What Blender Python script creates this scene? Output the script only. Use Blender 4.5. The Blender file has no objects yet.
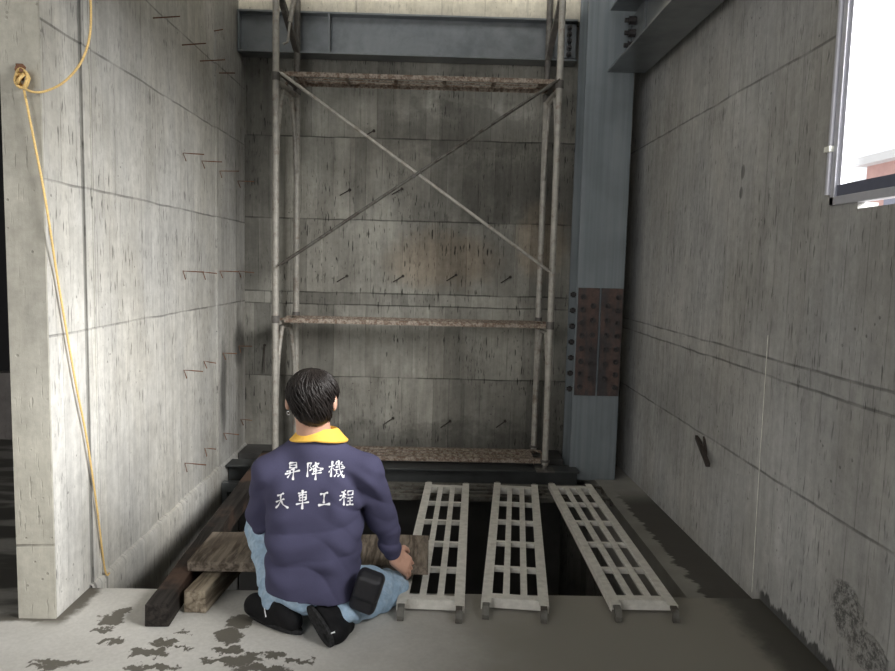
import bpy, bmesh, math, random
import numpy as np
from mathutils import Vector, Matrix, noise
from mathutils.bvhtree import BVHTree
random.seed(7)
S = bpy.context.scene
COL = S.collection
PI = math.pi

# ------------------------------------------------------------------ camera
F = 720.; CX, CY = 447.5, 335.5; H = 1.38
_y = np.array([(436.-CX)/F, (CY-265.)/F, 1.]); _y /= np.linalg.norm(_y)
_z = np.array([math.sin(.023), math.cos(.023), 0.]); _z -= _y*(_z@_y); _z /= np.linalg.norm(_z)
_x = np.cross(_z, _y); _x = _x if _x[0] > 0 else -_x
def ray(u, v):
    d = np.array([(u-CX)/F, (CY-v)/F, 1.]); return np.array([d@_x, d@_y, d@_z])
def P(u, v, X=None, Y=None, Z=None):
    """a point of the place, measured from the photograph: the sight line met with a plane"""
    d = ray(u, v)
    t = X/d[0] if X is not None else (Y/d[1] if Y is not None else (Z-H)/d[2])
    return Vector((d[0]*t, d[1]*t, H+d[2]*t))
cd = bpy.data.cameras.new('camera'); cam = bpy.data.objects.new('camera', cd); COL.objects.link(cam)
cd.sensor_fit = 'HORIZONTAL'; cd.sensor_width = 36; cd.lens = F/895*36; cd.clip_start = .02
R = Matrix(((_x[0], _x[1], 0), (_y[0], _y[1], 0), (_z[0], _z[1], 0)))
right = Vector((_x[0], _y[0], _z[0])); up = Vector((_x[1], _y[1], _z[1])); fwd = Vector((_x[2], _y[2], _z[2]))
cam.matrix_world = Matrix(((right.x, up.x, -fwd.x, 0), (right.y, up.y, -fwd.y, 0), (right.z, up.z, -fwd.z, H), (0, 0, 0, 1)))
S.camera = cam
S.view_settings.view_transform = 'Standard'; S.view_settings.look = 'None'
S.view_settings.gamma = 1; S.view_settings.use_curve_mapping = False
S.view_settings.exposure = 0.0
S.cycles.use_denoising = True
S.cycles.max_bounces = 8; S.cycles.diffuse_bounces = 5; S.cycles.sample_clamp_indirect = 6

# ------------------------------------------------------------------ main dimensions
XL, XR, YB, YE = -1.42, 1.41, 5.36, 2.92      # shaft: left wall, right wall, back wall, pit edge
YC = 2.66                                      # near end of the left wall
ZTOP = 6.4; ZPIT = -1.7; ZCEIL = 3.75

# ------------------------------------------------------------------ mesh helpers
class MB:
    def __init__(s): s.bm = bmesh.new()
    def box(s, a, b, rot=None, c=None):
        a = Vector(a); b = Vector(b); m = (a+b)/2; d = b-a
        M = Matrix.Translation(m) @ Matrix.Diagonal((abs(d.x), abs(d.y), abs(d.z), 1))
        r = bmesh.ops.create_cube(s.bm, size=1, matrix=M)
        if rot is not None: bmesh.ops.rotate(s.bm, verts=r['verts'], cent=c if c is not None else m, matrix=rot)
        return r['verts']
    def obox(s, p, q, w, h, upv=(0, 0, 1)):
        """box from p to q (centre line), w wide, h high"""
        p = Vector(p); q = Vector(q); d = q-p; L = d.length; d.normalize()
        sd = d.cross(Vector(upv)); sd.normalize(); u = sd.cross(d)
        M = Matrix((( sd.x, d.x, u.x, 0), (sd.y, d.y, u.y, 0), (sd.z, d.z, u.z, 0), (0, 0, 0, 1)))
        M = Matrix.Translation((p+q)/2) @ M @ Matrix.Diagonal((w, L, h, 1))
        return bmesh.ops.create_cube(s.bm, size=1, matrix=M)['verts']
    def cyl(s, p, q, r, n=12, r2=None, cap=True):
        p = Vector(p); q = Vector(q); d = q-p
        M = Matrix.Translation((p+q)/2) @ d.to_track_quat('Z', 'Y').to_matrix().to_4x4()
        return bmesh.ops.create_cone(s.bm, cap_ends=cap, segments=n, radius1=r, radius2=r if r2 is None else r2, depth=d.length, matrix=M)['verts']
    def tube(s, pts, r, n=8, flat=None):
        pts = [Vector(p) for p in pts]; rings = []
        nrm = None
        for i, p in enumerate(pts):
            t = (pts[min(i+1, len(pts)-1)]-pts[max(i-1, 0)]).normalized()
            if nrm is None:
                nrm = t.orthogonal().normalized()
            nrm = (nrm - t*nrm.dot(t)).normalized(); b = t.cross(nrm)
            rr = r[i] if isinstance(r, (list, tuple)) else r
            rings.append([s.bm.verts.new(p+(nrm*math.cos(a)+b*math.sin(a))*rr) for a in [2*PI*k/n for k in range(n)]])
        for A, B in zip(rings, rings[1:]):
            for k in range(n): s.bm.faces.new((A[k], A[(k+1) % n], B[(k+1) % n], B[k]))
        s.bm.faces.new(rings[0][::-1]); s.bm.faces.new(rings[-1])
    def poly(s, pts, vec):
        """extrude polygon pts by vec"""
        A = [s.bm.verts.new(Vector(p)) for p in pts]; f = s.bm.faces.new(A)
        r = bmesh.ops.extrude_face_region(s.bm, geom=[f])
        bmesh.ops.translate(s.bm, vec=Vector(vec), verts=[g for g in r['geom'] if isinstance(g, bmesh.types.BMVert)])
    def build(s, name, mat, parent=None, smooth=False, bevel=0, origin=None):
        bmesh.ops.recalc_face_normals(s.bm, faces=s.bm.faces[:])
        me = bpy.data.meshes.new(name)
        o = bpy.data.objects.new(name, me)
        L = Vector((0, 0, 0))
        if parent is not None: L = wloc(parent); o.parent = parent
        elif origin is not None: L = Vector(origin); o.location = L
        bmesh.ops.translate(s.bm, vec=-L, verts=s.bm.verts[:])
        s.bm.to_mesh(me); s.bm.free()
        COL.objects.link(o)
        if mat: me.materials.append(mat)
        if smooth:
            for p in me.polygons: p.use_smooth = True
            if smooth == 'auto':
                try: me.set_sharp_from_angle(angle=math.radians(40))
                except Exception: pass
        if bevel:
            m = o.modifiers.new('bevel', 'BEVEL'); m.width = bevel; m.segments = 2; m.limit_method = 'ANGLE'
        return o
def wloc(o):
    v = Vector(o.location)
    while o.parent: o = o.parent; v += Vector(o.location)
    return v
def tag(o, label, cat, group=None, kind=None):
    if label: o['label'] = label
    if cat: o['category'] = cat
    if group: o['group'] = group
    if kind: o['kind'] = kind
    return o
def thing(name, loc, label, cat, group=None):
    o = bpy.data.objects.new(name, None); COL.objects.link(o); o.location = loc; o.empty_display_size = .1
    return tag(o, label, cat, group)
def struct(mb, name, mat, **k):
    o = mb.build(name, mat, **k); o['kind'] = 'structure'; return o
def dup(root, loc, rot=None, label=None):
    r = root.copy(); COL.objects.link(r); r.location = loc
    if rot is not None: r.rotation_euler = rot
    if label: r['label'] = label
    for ch in list(root.children):
        c = ch.copy(); COL.objects.link(c); c.parent = r
        for g in list(ch.children):
            d = g.copy(); COL.objects.link(d); d.parent = c
    return r

# ------------------------------------------------------------------ node helpers
class NT:
    def __init__(s, name):
        s.m = bpy.data.materials.new(name); s.m.use_nodes = True; s.t = s.m.node_tree; s.n = s.t.nodes; s.l = s.t.links
        s.bsdf = s.n['Principled BSDF']
        g = s.n.new('ShaderNodeNewGeometry'); s.pos = g.outputs['Position']
        s._xyz = None
    def _in(s, sock, v):
        if hasattr(v, 'links') or hasattr(v, 'is_linked'): s.l.new(v, sock)
        elif isinstance(v, (tuple, list)) and len(v) == 3 and sock.type == 'RGBA': sock.default_value = (*v, 1)
        else: sock.default_value = v
    def M(s, op, a, b=None, c=None, clamp=False):
        n = s.n.new('ShaderNodeMath'); n.operation = op; n.use_clamp = clamp
        s._in(n.inputs[0], a)
        if b is not None: s._in(n.inputs[1], b)
        if c is not None: s._in(n.inputs[2], c)
        return n.outputs[0]
    def xyz(s):
        if s._xyz is None:
            n = s.n.new('ShaderNodeSeparateXYZ'); s.l.new(s.pos, n.inputs[0]); s._xyz = n.outputs
        return s._xyz
    def vec(s, a, b, c):
        n = s.n.new('ShaderNodeCombineXYZ'); s._in(n.inputs[0], a); s._in(n.inputs[1], b); s._in(n.inputs[2], c); return n.outputs[0]
    def scale(s, v, sc):
        n = s.n.new('ShaderNodeVectorMath'); n.operation = 'MULTIPLY'; s._in(n.inputs[0], v); n.inputs[1].default_value = sc; return n.outputs[0]
    def noise(s, v, sc=1., det=3., rough=.55, dist=0.):
        n = s.n.new('ShaderNodeTexNoise'); s._in(n.inputs['Vector'], v); n.inputs['Scale'].default_value = sc
        n.inputs['Detail'].default_value = det; n.inputs['Roughness'].default_value = rough; n.inputs['Distortion'].default_value = dist
        return n.outputs['Fac']
    def white(s, v):
        n = s.n.new('ShaderNodeTexWhiteNoise'); n.noise_dimensions = '3D'; s._in(n.inputs['Vector'], v); return n.outputs['Value']
    def voro(s, v, sc=1.):
        n = s.n.new('ShaderNodeTexVoronoi'); s._in(n.inputs['Vector'], v); n.inputs['Scale'].default_value = sc; return n.outputs['Distance']
    def ramp(s, v, lo, hi, a=0., b=1.):
        n = s.n.new('ShaderNodeMapRange'); n.interpolation_type = 'SMOOTHSTEP'; n.clamp = True
        s._in(n.inputs['Value'], v); n.inputs['From Min'].default_value = lo; n.inputs['From Max'].default_value = hi
        n.inputs['To Min'].default_value = a; n.inputs['To Max'].default_value = b; return n.outputs['Result']
    def mix(s, f, a, b):
        n = s.n.new('ShaderNodeMix'); n.data_type = 'RGBA'; s._in(n.inputs['Factor'], f); s._in(n.inputs[6], a); s._in(n.inputs[7], b); return n.outputs[2]
    def mul(s, col, f):
        n = s.n.new('ShaderNodeVectorMath'); n.operation = 'SCALE'; s._in(n.inputs[0], col); s._in(n.inputs['Scale'], f); return n.outputs[0]
    def rgb(s, c):
        n = s.n.new('ShaderNodeRGB'); n.outputs[0].default_value = (*c, 1); return n.outputs[0]
    def bump(s, h, st=.3, d=.01):
        n = s.n.new('ShaderNodeBump'); n.inputs['Strength'].default_value = st; n.inputs['Distance'].default_value = d
        s._in(n.inputs['Height'], h); s.l.new(n.outputs[0], s.bsdf.inputs['Normal'])
    def out(s, col, rough=.8, metal=0., spec=None):
        s._in(s.bsdf.inputs['Base Color'], col); s._in(s.bsdf.inputs['Roughness'], rough); s._in(s.bsdf.inputs['Metallic'], metal)
        if spec is not None: s.bsdf.inputs['Specular IOR Level'].default_value = spec
        return s.m

def concrete(name, c1, c2, axis, seams=(), bw=.105, boards=.10, streak=.5, holes=.5, seamdark=.45, blot=.35, extra=None, rough=.85, jitter=0., dark=(.5,.5,.5)):
    """board-marked concrete: vertical form boards, panel seams, drips, pin holes, blotches"""
    t = NT(name); X, Y, Z = t.xyz()
    u = {'x': X, 'y': Y}[axis]
    row = 0.
    for sm in seams:
        st = t.M('GREATER_THAN', Z, sm); row = t.M('ADD', row, st) if row != 0. else st
    if row == 0.: row = t.M('MULTIPLY', Z, 0.)
    uo = t.M('MULTIPLY_ADD', row, .043, u)
    uo = t.M('DIVIDE', uo, bw)
    idx = t.M('FLOOR', uo); fr = t.M('FRACT', uo)
    wn = t.white(t.vec(idx, row, 3.))
    panel = t.white(t.vec(t.M('FLOOR', t.M('DIVIDE', u, .61)), row, 8.))
    edge = t.M('ABSOLUTE', t.M('SUBTRACT', fr, .5))
    v2 = t.vec(t.M('MULTIPLY', u, 30.), t.M('MULTIPLY', Z, 4.), idx)
    bl_n = t.noise(v2, 1., 2.)
    line = t.M('MULTIPLY', t.ramp(edge, .46, .5), t.ramp(bl_n, .4, .65))
    fac = t.M('MULTIPLY_ADD', wn, boards, 1-boards/2)
    fac = t.M('MULTIPLY_ADD', t.M('SUBTRACT', panel, .5), boards*1.1, fac)
    big = t.noise(t.vec(X, Y, Z), .9, 4., .6)
    fac = t.M('MULTIPLY', fac, t.ramp(big, .3, .7, 1-blot, 1+blot*.25))
    fine = t.noise(t.pos, 22., 5., .7)
    fac = t.M('MULTIPLY', fac, t.ramp(fine, .2, .8, .86, 1.1))
    grain = t.noise(t.vec(t.M('MULTIPLY', u, 26.), t.M('MULTIPLY', Z, 1.6), idx), 1., 5., .6)
    fac = t.M('MULTIPLY', fac, t.ramp(grain, .25, .75, 1-.20*streak, 1+.08*streak))
    line2 = t.M('MULTIPLY', line, .5)
    fac = t.M('MULTIPLY', fac, t.M('SUBTRACT', 1., line2))
    # drips: short dark vertical dashes
    dr = t.noise(t.vec(t.M('MULTIPLY', u, 75.), t.M('MULTIPLY', Z, 9.), 1.), 1., 2., .5)
    dm = t.noise(t.vec(t.M('MULTIPLY', u, 2.2), t.M('MULTIPLY', Z, 1.1), 5.), 1., 2.)
    drip = t.M('MULTIPLY', t.ramp(dr, .62, .70), t.ramp(dm, .40, .55))
    fac = t.M('MULTIPLY', fac, t.M('SUBTRACT', 1., t.M('MULTIPLY', drip, .85*streak)))
    vo = t.voro(t.pos, 19.); hn = t.noise(t.pos, 3., 2.)
    hole = t.M('MULTIPLY', t.ramp(vo, .13, .07), t.ramp(hn, .5, .6))
    fac = t.M('MULTIPLY', fac, t.M('SUBTRACT', 1., t.M('MULTIPLY', hole, .8*holes)))
    d2 = t.noise(t.vec(t.M('MULTIPLY', u, 130.), t.M('MULTIPLY', Z, 14.), 4.), 1., 2., .5); m2 = t.noise(t.vec(t.M('MULTIPLY', u, 5.), t.M('MULTIPLY', Z, 2.), 7.), 1., 3.)
    fac = t.M('MULTIPLY', fac, t.M('SUBTRACT', 1., t.M('MULTIPLY', t.M('MULTIPLY', t.ramp(d2, .60, .68), t.ramp(m2, .45, .62)), .6*streak)))
    sp = t.noise(t.scale(t.pos, (1., 1., .7)), 75., 2., .5); spm = t.noise(t.pos, 4., 3.)
    fac = t.M('MULTIPLY', fac, t.M('SUBTRACT', 1., t.M('MULTIPLY', t.M('MULTIPLY', t.ramp(sp, .66, .74), t.ramp(spm, .4, .6)), .5*holes)))
    fac = t.M('MULTIPLY', fac, t.ramp(t.noise(t.scale(t.pos, (1., 1., .45)), 6., 6., .72), .3, .7, .88, 1.07))
    wob = t.M('MULTIPLY', t.M('SUBTRACT', t.noise(t.vec(t.M('MULTIPLY', u, 3.), 0., 0.), 1., 2.), .5), .02)
    zz = t.M('ADD', Z, wob); sl = None
    for sm in seams:
        d = t.M('ABSOLUTE', t.M('SUBTRACT', zz, sm)); k = t.ramp(d, .007, .002)
        sl = k if sl is None else t.M('MAXIMUM', sl, k)
    h = t.M('MULTIPLY_ADD', fine, .3, t.M('MULTIPLY_ADD', wn, .35, t.M('MULTIPLY', grain, .3)))
    h = t.M('SUBTRACT', h, t.M('MULTIPLY', t.M('MAXIMUM', hole, drip), .8))
    if sl is not None:
        sn = t.ramp(t.noise(t.pos, 5., 2.), .35, .6, .35, 1.)
        sl = t.M('MULTIPLY', sl, sn)
        fac = t.M('MULTIPLY', fac, t.M('SUBTRACT', 1., t.M('MULTIPLY', sl, seamdark))); h = t.M('SUBTRACT', h, sl)
    tone = t.noise(t.vec(t.M('MULTIPLY', u, 1.7), t.M('MULTIPLY', Z, .8), 2.), 1., 4., .6)
    col = t.mix(t.ramp(tone, .35, .65), c1, c2)
    if extra: fac, col, h, rough = extra(t, fac, col, h, rough)
    t.bump(h, .55, .008)
    return t.out(t.mul(col, fac), rough, spec=.3)

def blobs(t, lst, warp=.12, wsc=6., vecuv=None):
    """irregular patches: list of (a, b, ra, rb) in the two given coordinates"""
    a, b = vecuv
    n1 = t.noise(t.pos, wsc, 5., .65); n2 = t.noise(t.scale(t.pos, (1.3, .9, 1.7)), wsc*1.1, 5., .65)
    a = t.M('MULTIPLY_ADD', t.M('SUBTRACT', n1, .5), warp*2, a); b = t.M('MULTIPLY_ADD', t.M('SUBTRACT', n2, .5), warp*2, b)
    r = None
    for (ca, cb, ra, rb) in lst:
        da = t.M('DIVIDE', t.M('SUBTRACT', a, ca), ra); db = t.M('DIVIDE', t.M('SUBTRACT', b, cb), rb)
        q = t.M('SUBTRACT', 1., t.M('MULTIPLY_ADD', da, da, t.M('MULTIPLY', db, db)))
        r = q if r is None else t.M('MAXIMUM', r, q)
    return r

def simple(name, col, rough=.6, metal=0., nz=.12, sc=30., bump=.1, spec=None, d=.002, col2=None, th=(.45, .6)):
    t = NT(name)
    tc = t.n.new('ShaderNodeTexCoord').outputs['Object']
    n = t.noise(tc, sc, 4.)
    c = t.rgb(col)
    if col2: c = t.mix(t.ramp(t.noise(tc, sc*.45, 5., .7), *th), col, col2)
    c = t.mul(c, t.ramp(n, .2, .8, 1-nz, 1+nz))
    if bump: t.bump(n, bump, d)
    return t.out(c, rough, metal, spec)

# ------------------------------------------------------------------ materials
zs = lambda u, v, **k: P(u, v, **k).z
seamL = [zs(240, 143, X=XL), zs(150, 318, X=XL), zs(130, 198, X=XL), zs(222, 70, X=XL)]
def exL(t, fac, col, h, rough):
    X, Y, Z = t.xyz()
    p = P(238, 345, X=XL); q = P(222, 380, X=XL)
    r = blobs(t, [(p.y, p.z, .16, .16), (q.y, q.z-.05, .07, .34)], .05, 4., (Y, Z))
    m = t.ramp(r, -.6, .9)
    fac = t.M('MULTIPLY', fac, t.M('SUBTRACT', 1., t.M('MULTIPLY', m, .6)))
    for yy in (P(85, 300, X=XL).y, P(95.5, 300, X=XL).y):
        gl = t.ramp(t.M('ABSOLUTE', t.M('SUBTRACT', Y, yy)), .011, .005)
        gn = t.ramp(t.noise(t.vec(yy, 0., t.M('MULTIPLY', Z, 5.)), 1., 3.), .3, .55, .85, 1.)
        fac = t.M('MULTIPLY', fac, t.M('SUBTRACT', 1., t.M('MULTIPLY', t.M('MULTIPLY', gl, gn), .5)))
    pil = t.ramp(Y, P(216, 300, X=XL).y-.01, P(216, 300, X=XL).y+.01); fac = t.M('MULTIPLY', fac, t.M('SUBTRACT', 1., t.M('MULTIPLY', pil, .18)))
    # the rough strip below the floor joint: pit shade painted in, darker downwards
    low = t.ramp(Z, .0, -.45); fac = t.M('MULTIPLY', fac, t.M('SUBTRACT', 1., t.M('MULTIPLY', low, .5)))
    return fac, col, h, rough
m_wallL = concrete('concrete_left_wall', (.54, .52, .47), (.60, .59, .56), 'y', seamL, bw=.115, boards=.12, streak=.8, blot=.2, extra=exL)
m_pillar = concrete('concrete_wall_end', (.44, .42, .36), (.50, .48, .42), 'x', [zs(35, 545, Y=YC)], bw=3., boards=.02, streak=.15, blot=.25, holes=.3)
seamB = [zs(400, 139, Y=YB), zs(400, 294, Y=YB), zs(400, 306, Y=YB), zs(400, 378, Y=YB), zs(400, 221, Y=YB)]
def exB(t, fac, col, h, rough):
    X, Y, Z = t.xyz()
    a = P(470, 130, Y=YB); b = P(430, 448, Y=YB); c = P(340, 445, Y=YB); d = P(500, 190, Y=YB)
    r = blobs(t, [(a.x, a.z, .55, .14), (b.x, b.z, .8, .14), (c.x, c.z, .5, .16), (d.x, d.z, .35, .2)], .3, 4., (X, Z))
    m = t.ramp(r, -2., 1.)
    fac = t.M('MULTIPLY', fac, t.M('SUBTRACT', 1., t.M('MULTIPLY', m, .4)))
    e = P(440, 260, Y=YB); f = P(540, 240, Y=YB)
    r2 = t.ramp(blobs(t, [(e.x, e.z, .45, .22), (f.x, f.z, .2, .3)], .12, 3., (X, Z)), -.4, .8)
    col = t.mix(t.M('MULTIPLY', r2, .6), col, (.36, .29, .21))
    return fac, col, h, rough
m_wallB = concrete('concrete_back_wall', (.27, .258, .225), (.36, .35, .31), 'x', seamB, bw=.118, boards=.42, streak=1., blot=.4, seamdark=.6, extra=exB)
seamR = [zs(632, 153, X=XR), zs(625, 318, X=XR), zs(625, 328, X=XR), zs(761, 471, X=XR)]
def exR(t, fac, col, h, rough):
    X, Y, Z = t.xyz()
    a = P(845, 610, X=XR); b = P(868, 655, X=XR)
    r = blobs(t, [(a.y, a.z, .10, .10), (b.y, b.z, .12, .07)], .09, 9., (Y, Z))
    m = t.ramp(r, -.1, .5); vv = t.noise(t.pos, 55., 4., .7)
    fac = t.M('MULTIPLY', fac, t.M('SUBTRACT', 1., t.M('MULTIPLY', m, t.ramp(vv, .6, .4, .05, .65))))
    h = t.M('SUBTRACT', h, t.M('MULTIPLY', m, t.M('MULTIPLY', vv, 2.)))
    c = P(743, 172, X=XR); d = P(741, 193, X=XR)
    r = blobs(t, [(c.y, c.z, .022, .035), (d.y, d.z, .02, .03)], .006, 30., (Y, Z))
    fac = t.M('MULTIPLY', fac, t.M('SUBTRACT', 1., t.M('MULTIPLY', t.ramp(r, -.2, .5), .5)))
    # damp foot of the wall with a ragged edge
    n = t.noise(t.vec(0., t.M('MULTIPLY', Y, 14.), t.M('MULTIPLY', Z, 4.)), 1., 4., .7)
    k = t.ramp(t.M('MULTIPLY_ADD', n, -.16, Z), -.035, -.055)
    k = t.M('MULTIPLY', k, t.ramp(Y, 2.95, 2.9))
    fac = t.M('MULTIPLY', fac, t.M('SUBTRACT', 1., t.M('MULTIPLY', k, .78)))
    # darker patch
    e = P(650, 190, X=XR); f = P(690, 420, X=XR)
    r3 = t.ramp(blobs(t, [(f.y, f.z, .7, .35)], .2, 2., (Y, Z)), -.4, .9)
    fac = t.M('MULTIPLY', fac, t.M('SUBTRACT', 1., t.M('MULTIPLY', r3, .18)))
    return fac, col, h, rough
m_wallR = concrete('concrete_right_wall', (.42, .41, .385), (.46, .46, .45), 'y', seamR, bw=.13, boards=.07, streak=.75, blot=.25, extra=exR)

def floor_mat():
    t = NT('concrete_floor'); X, Y, Z = t.xyz()
    big = t.noise(t.pos, 1.6, 5., .6); fine = t.noise(t.pos, 60., 4., .7)
    col = t.mix(t.ramp(big, .35, .65), (.50, .485, .45), (.58, .565, .53))
    col = t.mul(col, t.ramp(fine, .2, .8, .9, 1.06))
    px = [(60, 662, .09, .022), (45, 668, .06, .02), (112, 620, .06, .05), (103, 630, .05, .02), (122, 612, .03, .03), (113, 641, .045, .018),
          (228, 636, .06, .05), (240, 622, .05, .06), (229, 650, .055, .022), (150, 652, .07, .03), (166, 643, .04, .03), (184, 632, .04, .012), (182, 648, .03, .012),
          (215, 660, .05, .02), (240, 661, .07, .03), (276, 655, .05, .025), (303, 661, .05, .02), (252, 655, .03, .02), (150, 668, .1, .02), (262, 668, .1, .02)]
    L = [(P(u, v, Z=0).x, P(u, v, Z=0).y, a, b) for u, v, a, b in px]
    r = blobs(t, L, .075, 15., (X, Y)); wet = t.ramp(r, -.15, .25)
    # damp run along the wall end and at the foot of the left wall
    p = P(70, 607, Z=0)
    e = t.M('ABSOLUTE', t.M('SUBTRACT', X, -1.42)); n = t.noise(t.pos, 9., 4., .7)
    w2 = t.M('MULTIPLY', t.ramp(t.M('MULTIPLY_ADD', n, .12, e), .13, .09), t.ramp(Y, YC-.08, YC))
    e3 = t.M('ABSOLUTE', t.M('SUBTRACT', Y, YC)); w3 = t.M('MULTIPLY', t.ramp(t.M('MULTIPLY_ADD', n, .07, e3), .08, .05), t.ramp(X, -1.38, -1.44))
    wet = t.M('MAXIMUM', wet, t.M('MAXIMUM', w2, w3))
    # soaked strip at the foot of the right wall, ragged edge
    w4 = t.ramp(t.M('MULTIPLY_ADD', t.noise(t.pos, 7., 4., .7), .16, X), 1.26, 1.38)
    right_tone = t.ramp(t.M('MULTIPLY_ADD', t.noise(t.pos, 2.2, 4., .6), .8, X), -.15, .95)     # darker right half of the slab
    side = t.M('MULTIPLY', t.ramp(X, -1.55, -1.60), 1.)
    sn = t.ramp(t.noise(t.scale(t.pos, (1.2, 4., 1.)), 1.6, 3.), .4, .55, .55, 1.)
    side = t.M('MULTIPLY', side, sn); side = t.M('MULTIPLY', side, t.ramp(Y, 2.6, 2.72))
    col = t.mix(t.M('MULTIPLY', right_tone, 1.), col, (.24, .225, .195))
    col = t.mix(t.M('MULTIPLY', wet, .92), col, (.095, .085, .066))
    col = t.mix(t.M('MULTIPLY', w4, .9), col, (.05, .047, .04))
    col = t.mix(side, col, (.075, .072, .065))
    rough = t.M('SUBTRACT', .8, t.M('MULTIPLY', t.M('MAXIMUM', wet, t.M('MAXIMUM', side, w4)), .3))
    t.bump(t.M('MULTIPLY_ADD', fine, .5, big), .25, .004)
    return t.out(col, rough, spec=.3)
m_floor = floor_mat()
def ledge_mat():
    t = NT('concrete_ledge'); X, Y, Z = t.xyz()
    n = t.noise(t.vec(t.M('MULTIPLY', X, 5.), t.M('MULTIPLY', Y, 12.), 0.), 1., 4., .7)
    big = t.noise(t.pos, 5., 5.)
    wet = t.ramp(t.M('MULTIPLY_ADD', n, .16, X), 1.28, 1.30)
    wet = t.M('MULTIPLY', wet, t.ramp(Y, 4.7, 4.3))
    col = t.mul(t.rgb((.30, .29, .265)), t.ramp(big, .2, .8, .8, 1.1))
    col = t.mix(t.M('MULTIPLY', wet, .9), col, (.06, .055, .05))
    t.bump(big, .3, .004)
    return t.out(col, .8, spec=.3)
m_ledge = ledge_mat()
m_beige = concrete('beige_concrete_edge', (.60, .56, .46), (.66, .62, .53), 'x', [], bw=.3, boards=.05, streak=.4, blot=.2)
m_plain = concrete('concrete_plain', (.42, .41, .38), (.48, .47, .44), 'x', [], blot=.3)
m_parapet = concrete('concrete_low_wall', (.20, .19, .18), (.24, .22, .21), 'x', [], bw=.3, blot=.3)
m_pit = simple('dark_pit_concrete', (.06, .058, .055), .7, nz=.3, sc=4)  # much darker concrete for the pit faces
m_black = simple('unlit_opening_black', (.006, .006, .007), .8, nz=.2)  # near-black colour stands for the unlit space at far left
m_galv = simple('grey_painted_steel', (.23, .245, .255), .33, .5, nz=.10, sc=9, bump=.06, col2=(.17, .185, .195), th=(.4, .7))
m_colsteel = None
def col_mat():
    t = NT('primed_column_steel'); X, Y, Z = t.xyz()
    n = t.noise(t.vec(t.M('MULTIPLY', X, 28.), t.M('MULTIPLY', Z, .7), 0.), 1., 4., .6); b = t.noise(t.pos, 2.5, 4.)
    c = t.mix(t.ramp(n, .35, .7), (.22, .245, .26), (.17, .195, .21)); c = t.mul(c, t.ramp(b, .3, .7, .85, 1.08))
    return t.out(c, .5, .15)
m_colsteel = col_mat()
def rust_plate():
    t = NT('rusted_splice_plate'); tc = t.pos
    n = t.noise(t.scale(tc, (14, 14, 3)), 1., 5., .7); b = t.noise(tc, 40., 4.)
    c = t.mix(t.ramp(n, .38, .62), (.10, .065, .055), (.05, .045, .046)); c = t.mul(c, t.ramp(b, .2, .8, .75, 1.25))
    t.bump(b, .2, .002); return t.out(c, .7, .2)
m_rustplate = rust_plate()
m_bolt = simple('dark_bolt_steel', (.05, .045, .045), .5, .4, nz=.2)
m_rust = simple('rust_iron', (.16, .075, .04), .8, .1, nz=.3, sc=60)
m_darkrod = simple('dark_tie_iron', (.05, .04, .035), .8, .2, nz=.3, sc=60)
m_pipe = simple('weathered_scaffold_tube', (.40, .38, .34), .6, .25, nz=.2, sc=25, col2=(.26, .22, .18), th=(.5, .7))
m_pipedark = simple('dark_scaffold_tube', (.13, .12, .11), .6, .25, nz=.25, sc=25, col2=(.2, .19, .17), th=(.5, .65))
m_piperust = simple('rusty_scaffold_edge', (.34, .29, .24), .75, .1, nz=.3, sc=90, col2=(.15, .10, .07), th=(.40, .60))
m_board = simple('cement_spattered_board_steel', (.58, .56, .51), .7, .0, nz=.14, sc=30, bump=.35, col2=(.44, .41, .36), th=(.52, .75))
m_boarddark = simple('dim_board_steel', (.12, .115, .10), .75, .1, nz=.2, sc=30, bump=.3, col2=(.07, .06, .05), th=(.45, .6))
def wood(name, a, b, c=None, ax=(3, 26, 26), end=None):
    t = NT(name); tc = t.n.new('ShaderNodeTexCoord').outputs['Object']
    g = t.noise(t.scale(tc, ax), 1., 6., .65, .4); big = t.noise(tc, 3., 4.)
    col = t.mix(t.ramp(g, .35, .65), a, b)
    if c: col = t.mix(t.ramp(big, .48, .62, 0, .8), col, c)
    t.bump(g, .5, .004)
    return t.out(col, .85, spec=.2)
m_woodplank = wood('grey_weathered_plank', (.07, .055, .042), (.24, .20, .16), (.13, .105, .085), (38, 4, 38))
m_wooddark = wood('tarred_dark_timber', (.012, .010, .009), (.035, .03, .026), (.09, .055, .04), (40, 3, 40))
m_woodlight = wood('mixed_old_timber', (.11, .085, .06), (.33, .28, .21), (.06, .05, .042), (30, 3, 30))
m_alu = simple('window_aluminium', (.55, .55, .60), .4, .3, nz=.05)
m_aludark = simple('dark_window_rail', (.15, .16, .22), .4, .3, nz=.05)
m_rope = simple('yellow_rope_fibre', (.72, .50, .20), .8, 0, nz=.2, sc=200, bump=.5)
m_white = simple('white_cord', (.8, .8, .72), .6, 0, nz=.2)
def glass_mat():
    t = NT('clear_window_glass'); t.n.remove(t.bsdf)
    tr = t.n.new('ShaderNodeBsdfTransparent'); gl = t.n.new('ShaderNodeBsdfGlossy'); gl.inputs['Roughness'].default_value = .02
    mx = t.n.new('ShaderNodeMixShader'); mx.inputs[0].default_value = .06
    t.l.new(tr.outputs[0], mx.inputs[1]); t.l.new(gl.outputs[0], mx.inputs[2])
    t.l.new(mx.outputs[0], t.n['Material Output'].inputs[0]); return t.m
m_glass = glass_mat()

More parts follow.
